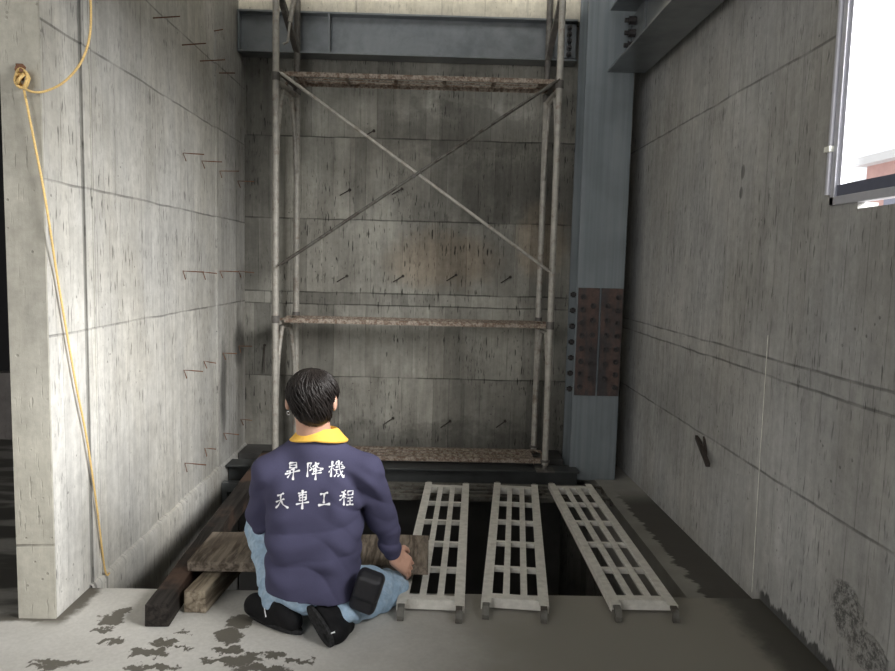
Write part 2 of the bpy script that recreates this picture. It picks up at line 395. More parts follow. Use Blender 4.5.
# ------------------------------------------------------------------ setting
# floor slab: front hall + strip beside the shaft
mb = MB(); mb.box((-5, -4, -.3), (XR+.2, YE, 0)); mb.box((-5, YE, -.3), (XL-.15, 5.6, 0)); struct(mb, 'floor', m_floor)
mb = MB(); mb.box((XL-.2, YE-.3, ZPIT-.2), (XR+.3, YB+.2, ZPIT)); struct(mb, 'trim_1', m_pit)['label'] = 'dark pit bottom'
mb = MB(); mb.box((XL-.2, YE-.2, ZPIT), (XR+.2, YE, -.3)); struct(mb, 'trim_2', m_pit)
# left wall with its thick near end; lower ragged strip below the floor joint
mb = MB(); mb.box((XL-.138, YC+.004, 0), (XL, YB+.2, ZTOP)); mb.box((XL-.138, YE, ZPIT), (XL, YB+.2, 0))
struct(mb, 'wall_left', m_wallL)
mb = MB(); mb.box((XL-.14, YC-.006, 0), (XL-.0, YC+.004, ZTOP)); struct(mb, 'trim_3', m_pillar)
# lip of the construction joint on the left wall (irregular)
bm = MB(); n = 60; rows = []
for i in range(n+1):
    y = YE+.002+(YB-YE-.004)*i/n
    e = noise.noise((y*5, 1, 0))*.014+noise.noise((y*19, 3, 0))*.006
    zt = .012+e+.0*(i/n); dx = .022+noise.noise((y*7, 9, 2))*.008
    ring = [(XL, zt), (XL+dx*.6, zt-.004), (XL+dx, zt-.02), (XL+dx*.9, -.22+e), (XL+.012, -1.0), (XL, -1.2)]
    rows.append([bm.bm.verts.new((a, y, b)) for a, b in ring])
for A, B in zip(rows, rows[1:]):
    for k in range(5): bm.bm.faces.new((A[k], A[k+1], B[k+1], B[k]))
struct(bm, 'trim_4', m_wallL, smooth='auto')
# pilaster strip in the back left corner, vertical joint fillets on the left wall
yp = P(216, 300, X=XL).y
mb = MB(); mb.box((XL, yp, .01), (XL+.010, YB, 2.8)); struct(mb, 'trim_5', m_wallL)
y1 = P(85, 300, X=XL).y+.012; y2 = P(95, 300, X=XL).y-.012
mb = MB(); mb.box((XL, y1-.006, .005), (XL+.007, y1+.003, ZTOP)); mb.box((XL, y2-.005, .005), (XL+.008, y2+.004, ZTOP)); mb.box((XL, y1, .005), (XL+.003, y2, ZTOP))
struct(mb, 'trim_6', m_wallL, bevel=.001)
# back wall
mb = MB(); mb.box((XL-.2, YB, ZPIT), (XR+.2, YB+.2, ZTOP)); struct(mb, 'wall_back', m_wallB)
# right wall with the window opening
WY0, WY1, WZ0, WZ1 = .7, 2.585, 1.625, 3.0
mb = MB(); T = .07
mb.box((XR, WY1, 0), (XR+T, YB+.2, ZTOP)); mb.box((XR, YE, ZPIT), (XR+T, YB+.2, 0))
mb.box((XR, -4, -.3), (XR+T, WY0, ZTOP)); mb.box((XR, WY0, -.3), (XR+T, WY1, WZ0-.022)); mb.box((XR, WY0, WZ1), (XR+T, WY1, ZTOP))
struct(mb, 'wall_right', m_wallR)
# right ledge in the pit
a = P(593, 477, Z=-.09); b = P(684, 598, Z=-.05)
mb = MB(); mb.poly([(a.x, YB, -.10), (b.x, YE, -.03), (XR, YE, -.03), (XR, YB, -.10)], (0, 0, -.35)); struct(mb, 'trim_7', m_ledge)
# ceiling over the hall; unseen cap added over the shaft to keep skylight out
mb = MB(); mb.box((-5, -4, ZCEIL), (XR+.2, YE, ZCEIL+.25)); mb.box((-5, YE, ZCEIL), (XL-.15, 5.6, ZCEIL+.25)); struct(mb, 'ceiling', m_plain)
mb = MB(); mb.box((XL-.2, YE-.3, ZTOP), (XR+.3, YB+.2, ZTOP+.2)); struct(mb, 'trim_11', m_plain)
# side room at far left: low wall, black panel painting the unlit opening above, outer wall
mb = MB(); mb.box((-5, 5.35, 0), (XL-.15, 5.6, zs(5, 373, Y=5.35))); struct(mb, 'wall_side_room', m_parapet)
mb = MB(); mb.box((-5, 5.45, zs(5, 373, Y=5.35)), (XL-.15, 5.5, ZCEIL)); struct(mb, 'wall_shade_panel', m_black)
mb = MB(); mb.box((-5.2, -4, -.3), (-5, 5.6, ZCEIL+.25)); struct(mb, 'wall_outer', m_plain)
# unseen wall added behind the camera so rear daylight enters only at left
mb = MB(); mb.box((-.6, -4.2, -.3), (XR+.2, -4, ZCEIL+.25)); struct(mb, 'wall_rear_blocker', m_plain)
# window
mb = MB(); xi, xo = XR-.012, XR+.028
wb = WZ0
mb.box((xi, WY1-.028, wb), (xo, WY1, WZ1)); mb.box((xi, WY0, wb), (xo, WY0+.035, WZ1)); mb.box((xi, WY0, wb), (xo, WY1, wb+.03)); mb.box((xi, WY0, WZ1-.035), (xo, WY1, WZ1))
w = struct(mb, 'window_1', m_alu, bevel=.002)
ym = (WY0+WY1)/2
mb = MB(); mb.box((XR+.0, WY1-.045, wb+.03), (XR+.024, WY1-.028, WZ1-.035)); mb.box((XR+.02, WY0+.035, wb+.03), (XR+.045, WY0+.06, WZ1-.035)); mb.box((XR+.02, ym-.015, wb+.03), (XR+.045, ym+.015, WZ1-.035))
mb.build('window_sash', m_alu, w)
mb = MB(); mb.box((XR-.004, WY0+.035, wb+.026), (XR+.026, WY1-.03, wb+.07)); o = mb.build('window_rail', m_aludark, w); o['label'] = 'dark blue grey lower rail'
mb = MB(); mb.box((XR+.03, WY0+.06, wb+.062), (XR+.035, ym-.015, WZ1-.035)); mb.build('window_pane', m_glass, w)
mb = MB(); mb.box((XR+.03, ym+.015, wb+.062), (XR+.035, WY1-.06, WZ1-.035)); mb.build('window_pane', m_glass, w)

mb = MB(); mb.box((XR+.0, WY1-.16, WZ0-.022), (XR+T, WY1, WZ0+.0)); struct(mb, 'trim_8', m_wallR)
# ------------------------------------------------------------------ houses outside the window
def outside():
    c = P(880, 170, X=14.); ce = P(867, 170, X=14.).y-c.y; 
    m1 = simple('salmon_house_wall', (.55, .33, .29), .9, nz=.1, sc=2); m2 = simple('pale_house_roof', (.7, .68, .66), .9); m3 = simple('dark_house_window', (.2, .2, .25), .3)
    t = thing('house', (14, c.y, 0), 'pale salmon house with a flat roof seen through the window at the right', 'house')
    mb = MB(); mb.box((14, c.y-9, -6), (20, c.y+ce, c.z+.2)); mb.build('house_wall', m1, t)
    mb = MB(); mb.box((13.6, c.y-9.3, c.z+.2), (20.3, c.y+ce+.2, c.z+.45)); mb.build('flat_roof', m2, t)
    for k in range(3):
        mb = MB(); mb.box((13.95, c.y-1.6-k*2.2, c.z-1.4), (14.02, c.y-.4-k*2.2, c.z-.3)); mb.build('house_window', m3, t)
outside()

# ------------------------------------------------------------------ structural steel
ZB0, ZB1 = zs(400, 56, Y=5.2), zs(400, 14, Y=5.2)
def ibeam_x(x0, x1, yc, z0, z1, fw, th, label, name='steel_beam', mat=None, wy=0):
    mat = mat or m_galv
    t = thing(name, ((x0+x1)/2, yc, z0), label, 'steel beam')
    mb = MB(); mb.box((x0, yc-fw/2, z0), (x1, yc+fw/2, z0+th)); mb.build('lower_flange', mat, t, bevel=.002)
    mb = MB(); mb.box((x0, yc-fw/2, z1-th), (x1, yc+fw/2, z1)); mb.build('upper_flange', mat, t, bevel=.002)
    mb = MB(); mb.box((x0, yc-.005, z0+th), (x1, yc+.005, z1-th)); mb.build('web', mat, t)
    return t
t = ibeam_x(XL+.005, .955, 5.27, ZB0, ZB1, .15, .013, 'large grey steel beam spanning the top of the back wall')
mb = MB(); mb.box((XL+.006, 5.20, ZB0+.013), (XL+.018, 5.26, ZB1-.013)); mb.build('end_plate', m_galv, t)
px = P(328, 30, Y=5.2).x
mb = MB(); mb.box((px, 5.20, ZB0+.013), (px+.012, 5.264, ZB1-.013)); mb.build('stiffener_plate', m_galv, t)
mb = MB(); mb.box((.80, 5.235, ZB0+.03), (.95, 5.264, ZB1-.02)); mb.build('splice_plate', m_galv, t)
for k in range(5):
    z = ZB0+.05+k*(ZB1-ZB0-.1)/4
    mb = MB(); mb.cyl((.90, 5.264, z), (.90, 5.21, z), .018, 6); mb.cyl((.90, 5.21, z), (.90, 5.185, z), .011, 8); mb.build('bolt', m_bolt, t)
# concrete edge above the back beam
mb = MB(); mb.box((XL+.001, 5.25, ZB1+.001), (XR-.001, YB+.001, ZB1+.5)); struct(mb, 'trim_9', m_beige)
# right hand beam, running along the right wall
xf = P(605, 75, Y=4.95).x; zf = P(605, 75, Y=4.95).z
hb = .39
t = thing('steel_beam', (1.3, 2.5, zf), 'grey steel beam running along the top of the right wall to the column', 'steel beam')
mb = MB(); mb.box((xf, -1, zf), (1.352, 4.88, zf+.014)); mb.build('lower_flange', m_galv, t, bevel=.002)
mb = MB(); mb.box((xf, -1, zf+hb), (1.352, 4.88, zf+hb+.014)); mb.build('upper_flange', m_galv, t, bevel=.002)
mb = MB(); mb.box((1.268, -1, zf+.014), (1.278, 4.88, zf+hb)); mb.build('web', m_galv, t)
mb = MB(); mb.box((1.250, 4.60, zf+.03), (1.267, 4.87, zf+hb-.03)); mb.build('splice_plate', m_galv, t)
for c_, yy in enumerate((4.79,)):
    for k in range(4):
        z = zf+.07+k*.078
        mb = MB(); mb.cyl((1.250, yy, z), (1.205, yy, z), .027, 6); mb.cyl((1.205, yy, z), (1.18, yy, z), .015, 8); mb.build('bolt', m_bolt, t)
# column
CX0, CX1, CYF = .965, 1.285, 4.9
t = thing('steel_column', ((CX0+CX1)/2, 5.05, -.1), 'pale grey steel column in the back right corner with a bolted rusty splice', 'steel column')
mb = MB(); mb.box((CX0, CYF, -.092), (CX1, CYF+.018, ZTOP)); mb.build('front_flange', m_colsteel, t, bevel=.002)
mb = MB(); mb.box((CX0, 5.18, -.095), (CX1, 5.198, ZTOP)); mb.build('rear_flange', m_colsteel, t)
xm = (CX0+CX1)/2
mb = MB(); mb.box((xm-.006, CYF+.018, -.094), (xm+.006, 5.18, ZTOP)); mb.build('web', m_colsteel, t)
z0, z1 = .51, 1.25
for x0, x1 in ((CX0+.008, xm-.007), (xm+.007, CX1-.006)):
    mb = MB(); mb.box((x0, CYF-.016, z0), (x1, CYF-.001, z1)); pl = mb.build('splice_plate', m_rustplate, t, bevel=.002)
    pl['label'] = 'rusty bolted splice plate'
    lft = x0 < xm-.05
    L_, R_ = x0+.035 if lft else x1-.03, x1-.04 if lft else x0+.045
    lst = [(L_, z1-.06-k*(z1-z0-.12)/7) for k in range(8)] + [(R_, z1-.12-k*(z1-z0-.24)/5) for k in range(6)]
    for bx, bz in lst:
        mb = MB(); mb.cyl((bx, CYF-.016, bz), (bx, CYF-.021, bz), .02, 12); mb.cyl((bx, CYF-.021, bz), (bx, CYF-.036, bz), .014, 6)
        mb.cyl((bx, CYF-.036, bz), (bx, CYF-.046, bz), .008, 8); mb.build('bolt', m_bolt, pl)
for k in range(7):
    z = z1-.05-k*.11
    mb = MB(); mb.cyl((xm-.007, 4.97, z), (CX0-.03, 4.97, z), .012, 8); mb.cyl((CX0+.0, 4.97, z), (CX0-.02, 4.97, z), .019, 6); mb.build('bolt', m_bolt, t)

# pit beams
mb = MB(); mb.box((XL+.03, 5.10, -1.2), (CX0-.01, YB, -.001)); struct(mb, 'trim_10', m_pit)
ibeam_x(XL+.03, XR-.4, 4.86, -.20, -.0, .16, .012, 'dark steel beam across the back of the pit under the scaffold', mat=simple('dull_dark_steel', (.06, .064, .064), .6, .3, nz=.2, sc=8))
mb = MB(); mb.box((XL+.026, 4.70, -.16), (XL+.30, 4.76, -.10)); mb.box((XL+.026, 4.70, -.25), (XL+.06, 4.76, -.16))
tag(mb.build('steel_bracket', m_galv, origin=(XL+.1, 4.73, -.25)), 'small pale steel bracket on the left wall below the beam end', 'bracket')

# ------------------------------------------------------------------ scaffold
FL = (Vector((-1.06, 4.80, 0)), Vector((-1.0, 5.2, 0)))
FR = (Vector((.775, 4.80, 0)), Vector((.752, 5.2, 0)))
Z1, Z2 = 1.0, 2.57
def at(p, z): return Vector((p.x, p.y, z))
def frame(A, z0, z1, label, top=False, foot=False, matp=None):
    f, r = A
    m = matp or m_pipe
    t = thing('frame_scaffold', at(f, z0), label, 'scaffold frame')
    mb = MB(); mb.cyl(at(f, z0), at(f, z1), .0215, 14); mb.build('post', m, t, smooth='auto')
    mb = MB(); mb.cyl(at(r, z0), at(r, z1), .0215, 14); mb.build('post', m_pipedark if top else m, t, smooth='auto')
    zt = min(z1-.035, z1-.035)
    if not top:
        mb = MB(); mb.cyl(at(f, zt), at(r, zt), .017, 10); mb.build('top_bar', m, t, smooth='auto')
        pts = []
        for k in range(25):
            a = k/24; w = math.sin(PI*a)
            s = .06+.88*a
            pts.append(f.lerp(r, s)+Vector((0, 0, 0)))
            pts[-1].z = zt-.5+ .47*min(1, (w*1.25))**.55
        pts = [at(f, zt-.56)]+pts+[at(r, zt-.56)]
        mb = MB(); mb.tube(pts, .014, 8); mb.build('arch_brace', m, t, smooth=True)
        mb = MB(); mb.cyl(at(f, z1-.03), at(f, z1+.02), .027, 14); mb.build('joint_collar', m_pipedark, t, smooth='auto')
        mb = MB(); mb.cyl(at(r, z1-.03), at(r, z1+.02), .027, 14); mb.build('joint_collar', m_pipedark, t, smooth='auto')
    else:
        mb = MB(); mb.obox(at(f, z0+.56), at(r, z0+.24), .04, .035); mb.obox(at(f, z0+.03), at(r, z0+.0)+Vector((0, 0, -.0)), .03, .03); mb.build('diagonal_brace', m_pipedark, t, bevel=.004)
        mb = MB(); mb.cyl(at(f, z0+1.0), at(r, z0+1.0), .017, 10); mb.build('top_bar', m, t, smooth='auto')
    if foot:
        for q in (f, r):
            mb = MB(); mb.cyl(at(q, z0), at(q, z0-.03), .016, 12); mb.cyl(at(q, z0+.035), at(q, z0+.02), .032, 8); mb.box(at(q, z0-.04)-Vector((.06, .06, 0)), at(q, z0-.03)+Vector((.06, .06, 0))); mb.build('jack_base', m_pipedark, t)
    return t
frame(FL, .04, Z1, 'lower left scaffold frame standing behind the crouching person', foot=True)
frame(FR, .04, Z1, 'lower right scaffold frame standing beside the steel column', foot=True)
frame(FL, Z1+.02, Z2, 'tall left scaffold frame, middle tier, by the left side of the back wall')
frame(FR, Z1+.02, Z2, 'tall right scaffold frame, middle tier, beside the steel column')
frame(FL, Z2+.02, 4.1, 'top left scaffold frame crossing the steel beam', top=True)
frame(FR, Z2+.02, 4.1, 'top right scaffold frame crossing the steel beam', top=True)

def xbrace():
    t = thing('cross_brace', (-.14, 4.77, 1.9), 'thin crossed scaffold brace in an X between the left and right frames', 'scaffold brace')
    y = 4.765
    a, b = P(281, 73, Y=y), P(549, 271, Y=y); c, d = P(281, 264, Y=y-.02), P(557, 81, Y=y-.02)
    for p, q in ((a, b), (c, d)):
        mb = MB(); mb.cyl(p, q, .0105, 10)
        dd = (q-p).normalized()
        mb.obox(p-dd*.02, p+dd*.04, .006, .032, (0, 1, 0)); mb.obox(q-dd*.04, q+dd*.02, .006, .032, (0, 1, 0)); mb.build('brace_tube', m_pipe if p is a else m_boarddark, t, smooth='auto')
    x = (a+b)/2
    mb = MB(); mb.cyl(P(414, 176, Y=y-.04), P(414, 176, Y=y+.02), .014, 10); mb.build('pivot_bolt', m_pipedark, t)
xbrace()
# hooked rod hanging at top left, one thing
p0, p1, p2 = P(297, -20, Y=4.95), P(287.5, 42, Y=4.95), P(283, 44, Y=4.95)
mb = MB(); mb.cyl(P(299, -30, Y=4.95), P(290, 22, Y=4.95), .016, 8); mb.tube([P(290, 22, Y=4.95), p1, p2], .008, 8)
tag(mb.build('hooked_rod', m_pipe, smooth='auto', origin=p1), 'pale rod with a small hooked end hanging beside the top left scaffold frame', 'rod')

# ladder-like scaffold boards -------------------------------------------------
BL, BW = 1.62, .265
def make_board(mat, label, group, hookdir=1, name='scaffold_board'):
    """lies along +Y from 0 to BL, X centred, top at z = 0"""
    t = thing(name, (0, 0, 0), label, 'scaffold board', group)
    for s in (-1, 1):
        mb = MB(); x = s*(BW/2-.019)
        mb.box((x-.019, 0, -.004), (x+.019, BL, 0)); mb.box((x+s*.019-.002, 0, -.03), (x+s*.019+.002, BL, -.0))
        mb.box((x-s*.019-.002, 0.06, -.014), (x-s*.019+.002, BL-.06, -.0))
        mb.build('side_rail', mat, t, bevel=.001)
    for s in (-1, 1):
        mb = MB(); x = s*.036
        mb.box((x-.014, .05, -.003), (x+.014, BL-.05, -.0005)); mb.box((x-.014, .05, -.012), (x-.011, BL-.05, -.003)); mb.build('inner_bar', mat, t)
    ys = [.065, .065+.3, .065+.6, .065+.9, .065+1.2, BL-.065]
    for i, y in enumerate(ys):
        e = i in (0, 5); w = .022 if e else .011
        mb = MB(); mb.box((-BW/2+.002, y-w, -.006), (BW/2-.002, y+w, -.0015 if e else -.004)); mb.box((-BW/2+.002, y-w, -.042 if e else -.026), (BW/2-.002, y-w+.003, -.005)); mb.build('cross_bar', mat, t)
    for s in (-1, 1):
        for e, y in ((-1, 0.), (1, BL)):
            x = s*(BW/2-.019)
            mb = MB(); mb.poly([(x-.013, y, 0), (x-.013, y+e*.03, -.002), (x-.013, y+e*.05, -.03), (x-.013, y+e*.045, -.05), (x-.013, y+e*.032, -.05), (x-.013, y+e*.03, -.02), (x-.013, y, -.01)], (.026, 0, 0))
            mb.build('end_hook', m_boarddark if mat is m_board else mat, t, bevel=.001)
    return t
def place(t, near, far, z0, z1, label=None, first=False):
    """near and far: middle of each end"""
    n = Vector((near[0], near[1], z0)); f_ = Vector((far[0], far[1], z1)); d = f_-n
    rz = math.atan2(-d.x, d.y); rx = math.atan2(d.z, math.hypot(d.x, d.y))
    rot = (rx, 0, rz)
    if first: t.location = n; t.rotation_euler = rot; return t
    return dup(t, n, rot, label)
Gb = 'ladder-like scaffold boards laid over the pit'
proto = make_board(m_board, 'left of the three pale boards over the pit, beside the crouching person\'s hand', Gb)
ZBD = .052
def mid(a, b, z): p = P(*a, Z=z); q = P(*b, Z=z); m = (p+q)/2; return (m.x, m.y)
place(proto, mid((399, 602), (462, 607), ZBD), mid((428, 480), (467, 484), ZBD), ZBD, .046, first=True)
place(proto, mid((482, 603), (548, 605), ZBD), mid((494, 482), (538, 485), ZBD), ZBD, .046, 'middle one of the three pale ladder-like boards over the pit')
place(proto, mid((611, 603), (679, 607), ZBD), mid((550, 483), (592, 486), ZBD), ZBD, .046, 'right board of the three over the pit, turned askew towards the right wall')
pdk = make_board(m_boarddark, 'dim board lying crosswise under the far ends of the pale boards', 'dull scaffold boards on and under the scaffold')
def placex(t, xc, y0, z, label, first=False, L=BL):
    o = t if first else dup(t, (0, 0, 0), None, label)
    o.location = (xc+BL/2, y0, z); o.rotation_euler = (0, 0, PI/2); return o
placex(pdk, .25, 4.36, -.004, None, True)
pr = make_board(m_piperust, 'rusty board hung between the frames halfway up the scaffold', 'rusty boards hooked between the scaffold frames')
for o in pr.children:
    if o.name.startswith('cross_bar'): pass
sx = (.765+1.03)/BL*.985
def rusty(z, y, label, first=False):
    o = pr if first else dup(pr, (0, 0, 0), None, label)
    o.location = (.755, y, z); o.rotation_euler = (0, 0, PI/2); o.scale = (1, sx, 1.0); return o
rusty(1.0, 4.98, None, True)
rusty(2.61, 4.98, 'dull board hooked between the frames high up, just under the steel beam')
o = dup(pr, (.755, 4.98, .065), (0, 0, PI/2), 'grimy board lying low between the scaffold feet at the back of the pit'); o.scale = (1, sx, 1)
o = dup(pdk, (.755, 3.98, -.76), (0, 0, PI/2), 'dim board deep in the pit seen between the pale boards')
# bar carrying the far ends of the boards
mb = MB(); mb.cyl((-.98, 4.47, -.076), (1.08, 4.47, -.076), .022, 12)
tag(mb.build('support_pipe', m_boarddark, smooth='auto', origin=(0, 4.42, -.03)), 'long dull pipe across the pit under the far ends of the boards', 'pipe')
mb = MB(); mb.cyl((XL+.03, 3.75, -.80), (XR-.01, 3.75, -.80), .024, 12)
tag(mb.build('support_pipe', m_boarddark, smooth='auto', origin=(0, 3.75, -.8)), 'pipe low in the pit below the boards, nearer the floor edge', 'pipe')
mb = MB(); mb.cyl((XL+.03, 4.2, -.81), (XR-.01, 4.2, -.81), .024, 12)
tag(mb.build('support_pipe', m_boarddark, smooth='auto', origin=(0, 4.2, -.8)), 'pipe low in the pit below the boards, nearer the back beam', 'pipe')

# ------------------------------------------------------------------ timbers and plank
def timber(p, q, w, h, mat, name, label):
    p = Vector(p); q = Vector(q); L = (q-p).length
    mb = MB(); nseg = 24
    pr_ = [(-w/2, 0), (w/2, 0), (w/2, h), (-w/2, h)]
    bm = mb.bm; rings = []
    for i in range(nseg+1):
        y = L*i/nseg; j = .003
        rings.append([bm.verts.new((a+noise.noise((a*9, y*4, b*7))*.006, y+(random.uniform(-.004, .004) if i in (0, nseg) else 0), b+(noise.noise((a*5+3, y*4, b*9))*.005 if b > 0 else 0))) for a, b in pr_])
    for A, B in zip(rings, rings[1:]):
        for k in range(4): bm.faces.new((A[k], A[(k+1) % 4], B[(k+1) % 4], B[k]))
    bm.faces.new(rings[0][::-1]); bm.faces.new(rings[-1])
    o = mb.build(name, mat, bevel=.004)
    d = q-p; o.location = p; o.rotation_euler = (math.atan2(d.z, math.hypot(d.x, d.y)), 0, math.atan2(-d.x, d.y))
    return tag(o, label, 'timber')
def _ext(a, b, Y=4.84):
    k = (Y-a.y)/(b.y-a.y); return (a.x+(b.x-a.x)*k, Y, .001)
a = P(157, 627, Z=0); b = P(243, 486, Z=.09)
timber((a.x, a.y, .001), _ext(a, b), .085, .09, m_wooddark, 'timber_beam', 'dark square timber reaching over the pit, the one nearer the left wall')
a2 = P(195, 613, Z=0); b2 = P(292, 490, Z=.09)
timber((a2.x, a2.y, .001), _ext(a2, b2), .085, .09, m_woodlight, 'timber_beam', 'lighter worn square timber over the pit, second from the left wall')
pa = P(187, 562, Z=.135); pc = P(427, 560, Z=.135); pd = P(216, 532, Z=.135)
def plank():
    w = pd.y-pa.y; L = pc.x-pa.x
    mb = MB(); bm = mb.bm; n = 20; rings = []
    pr_ = [(0, 0), (w, 0), (w, .042), (0, .042)]
    for i in range(n+1):
        x = L*i/n
        rings.append([bm.verts.new((x+(random.uniform(-.008, .008) if i in (0, n) else 0), a+noise.noise((x*4, a*9, 2))*.008, b+(noise.noise((x*3, a*9, 5))*.004 if b > 0 else 0))) for a, b in pr_])
    for A, B in zip(rings, rings[1:]):
        for k in range(4): bm.faces.new((A[k], A[(k+1) % 4], B[(k+1) % 4], B[k]))
    bm.faces.new(rings[0][::-1]); bm.faces.new(rings[-1])
    o = mb.build('wooden_plank', m_woodplank, bevel=.004); o.location = (pa.x, pa.y, .095)
    tag(o, 'wide grey weathered plank laid across the two timbers in front of the person', 'plank')
plank()

# ------------------------------------------------------------------ rope, anchor, conduit, string, tie rods
def smooth_pts(pts, n=8):
    out = []; Pn = [pts[0]]+pts+[pts[-1]]
    for i in range(1, len(Pn)-2):
        a, b, c, d = [Vector(v) for v in Pn[i-1:i+3]]
        for k in range(n):
            t = k/n; out.append(.5*((2*b)+(c-a)*t+(2*a-5*b+4*c-d)*t*t+(3*b-a-3*c+d)*t**3))
    out.append(Vector(pts[-1])); return out
ya = YC-.035
hook = P(23, 79, Y=ya)
t = thing('anchor_bolt', P(21, 68, Y=YC-.006), 'rusty anchor bolt in the pale wall end holding the yellow rope', 'anchor')
mb = MB(); mb.cyl(P(21, 70, Y=YC), P(21, 70, Y=YC-.06), .007, 8); mb.cyl(P(21, 70, Y=YC-.006), P(21, 70, Y=YC-.012), .02, 12); mb.build('bolt', m_rust, t, smooth='auto')
mb = MB(); mb.box(P(17, 80, Y=YC-.01)-Vector((0, .006, 0)), P(23, 64, Y=YC-.01)+Vector((0, .003, 0))); mb.build('plate', m_rust, t)
t = thing('rope', hook, 'thin yellow rope knotted to the wall end, hanging down to the floor', 'rope')
pts = smooth_pts([P(u, v, Y=y) for u, v, y in ((86, -60, ya), (89, -20, ya), (91, 12, ya), (89, 40, ya), (80, 64, ya), (64, 82, ya), (46, 91, ya-.01), (33, 92, ya-.02), (24, 88, ya-.02))], 8)
mb = MB(); mb.tube(pts, .0042, 8); mb.build('upper_length', m_rope, t, smooth=True)
end = P(104, 578, Z=.01)
a = hook; L = []
for k in range(31):
    s = k/30; p = a.lerp(Vector((XL+.02, 2.84, .01)), s); p.x += .035*math.sin(PI*s)*.3; p.y -= .05*math.sin(PI*s); L.append(p)
# follow the photograph's course, kept clear of the wall end
course = [(24, 90), (33, 135), (42.6, 184), (49, 222), (57, 275), (66, 328), (76, 385), (87, 440), (97, 508), (105, 570)]
L = []
for i, (u, v) in enumerate(course):
    L.append(P(u, v, Y=YC-.03) if u < 52 else P(u, v, X=XL+.016))
L[-1].z = max(L[-1].z, .008); L.append(Vector((L[-1].x+.01, L[-1].y+.02, .007)))
mb = MB(); mb.tube(smooth_pts(L, 6), .0042, 8); mb.build('lower_length', m_rope, t, smooth=True)
mb = MB(); c = P(22.5, 79, Y=YC-.03)
for j, (rad, off) in enumerate(((.024, 0), (.02, .010), (.026, -.008))):
    ring = [c+Vector((math.cos(a)*rad*.8, off+.004*math.sin(3*a), math.sin(a)*rad*1.2)) for a in [2*PI*k/20 for k in range(21)]]
    mb.tube(ring, .0055, 8)
mb.tube([c+Vector((-.012, -.012, -.02)), c+Vector((.0, -.02, -.004)), c+Vector((.012, -.012, .014))], .006, 8)
mb.build('knot', m_rope, t, smooth=True)

cy = P(829, 150, X=XR-.02).y
t = thing('conduit', (XR-.02, cy, 1.6), 'slim grey conduit pipe running up beside the window frame', 'pipe')
mb = MB(); mb.cyl((XR-.014, cy, zs(829, 195, X=XR-.014)), (XR-.014, cy, ZCEIL-.01), .010, 10); mb.build('pipe', m_alu, t, smooth='auto')
z = zs(829, 150, X=XR-.014); mb = MB(); mb.box((XR-.03, cy-.018, z-.010), (XR-.0005, cy+.018, z+.010)); mb.build('pipe_clamp', m_white, t, bevel=.002)

s0, s1 = P(768, 335, X=XR-.008), P(752, 590, X=XR-.008)
mb = MB(); mb.tube([s0, s0.lerp(s1, .5)+Vector((0, .004, 0)), Vector((s1.x, s1.y, .003))], .0012, 6)
tag(mb.build('string', m_white, origin=(s1.x, s1.y, 0)), 'thin white string hanging down the right wall to the floor edge', 'string')
r0, r1 = P(697, 438, X=XR), P(708, 465, X=XR-.12)
mb = MB(); mb.obox(P(697, 437, X=XR-.003), P(708, 465, X=XR-.06), .02, .02); mb.obox(P(704, 437, X=XR-.001), P(706, 455, X=XR-.02), .012, .012)
tag(mb.build('rebar_stub', m_darkrod, origin=P(700, 445, X=XR)), 'short dark iron stub sticking out of the right wall', 'rebar')

rows = [[(153, 18, 27), (182, 45, 24), (200, 61, 25), (219, 73, 16), (214, 31, 9)],
        [(182, 153, 22), (201, 161, 21), (219, 171, 20), (237, 181, 17)],
        [(182, 271, 22), (202, 272, 15), (219, 271, 20), (238, 271, 16)],
        [(183, 370, 20), (203, 361, 13), (222, 353, 15), (238, 346, 14)],
        [(184, 463, 22), (204, 448, 12), (223, 433, 16), (240, 419, 12)]]
names = ['highest row', 'second row down', 'middle row', 'fourth row down', 'lowest row']
place_w = ['nearest the room', 'second from the room', 'third from the room', 'deepest by the back corner', 'small one above the others']
for i, row in enumerate(rows):
    for j, (u, v, n_) in enumerate(row):
        xw = XL+(.010 if u > 216 else 0)
        a = P(u, v, X=xw); L_ = n_*a.y/720
        q = P(u+n_, v+(1 if i > 0 else -1)+random.uniform(-1, 1.5), Y=a.y-.0)
        mb = MB()
        if i in (1, 2, 3, 4) and a.z > .1:
            lg = Vector((.026, random.uniform(-.03, .0), -.045))  # added leg: the rod's short shadow shaped as solid wire
            mb.tube([a+lg, a+Vector((.006, -.002, .0)), a.lerp(q, .5), q], .0032, 6)
        else:
            mb.tube([a, a.lerp(q, .5), q], .0032, 6)
        tag(mb.build('tie_rod', m_rust, origin=a), 'rusty tie rod, left wall, %s, %s' % (names[i], place_w[j]), 'tie rod', 'rusty tie rods sticking out of the left wall')
bw = [(350, 190, 'right of the left scaffold, upper row'), (402, 189, 'below the upper left arm of the brace cross'), (347, 276, 'at mid height, left of the crossing'), (403, 276, 'at mid height, just under the brace crossing'),
      (374, 131, 'high up below the steel beam'), (456, 275, 'at mid height right of the brace crossing'), (510, 277, 'at mid height beside the right scaffold frame'),
      (393, 418, 'low down over the person\'s shoulder'), (450, 421, 'low down above the grimy board, left'), (505, 421, 'low down above the grimy board, right'), (265, 345, 'far left, hanging straight down')]
for u, v, w_ in bw:
    a = P(u, v, Y=YB); mb = MB()
    q = a+Vector((-.07, -.035, -.045)) if u != 265 else a+Vector((0, -.03, -.2))  # left-down tail shapes the rod's cast shadow as solid wire
    mb.tube([a+Vector((0, 0, .0)), a+Vector((0, -.012, 0)), q], .004, 6); mb.cyl(a, a+Vector((0, -.012, 0)), .011, 8)
    tag(mb.build('tie_wire', m_darkrod, origin=a), 'dark tie wire in the back wall ' + w_, 'tie wire', 'dark tie wires in the back wall')

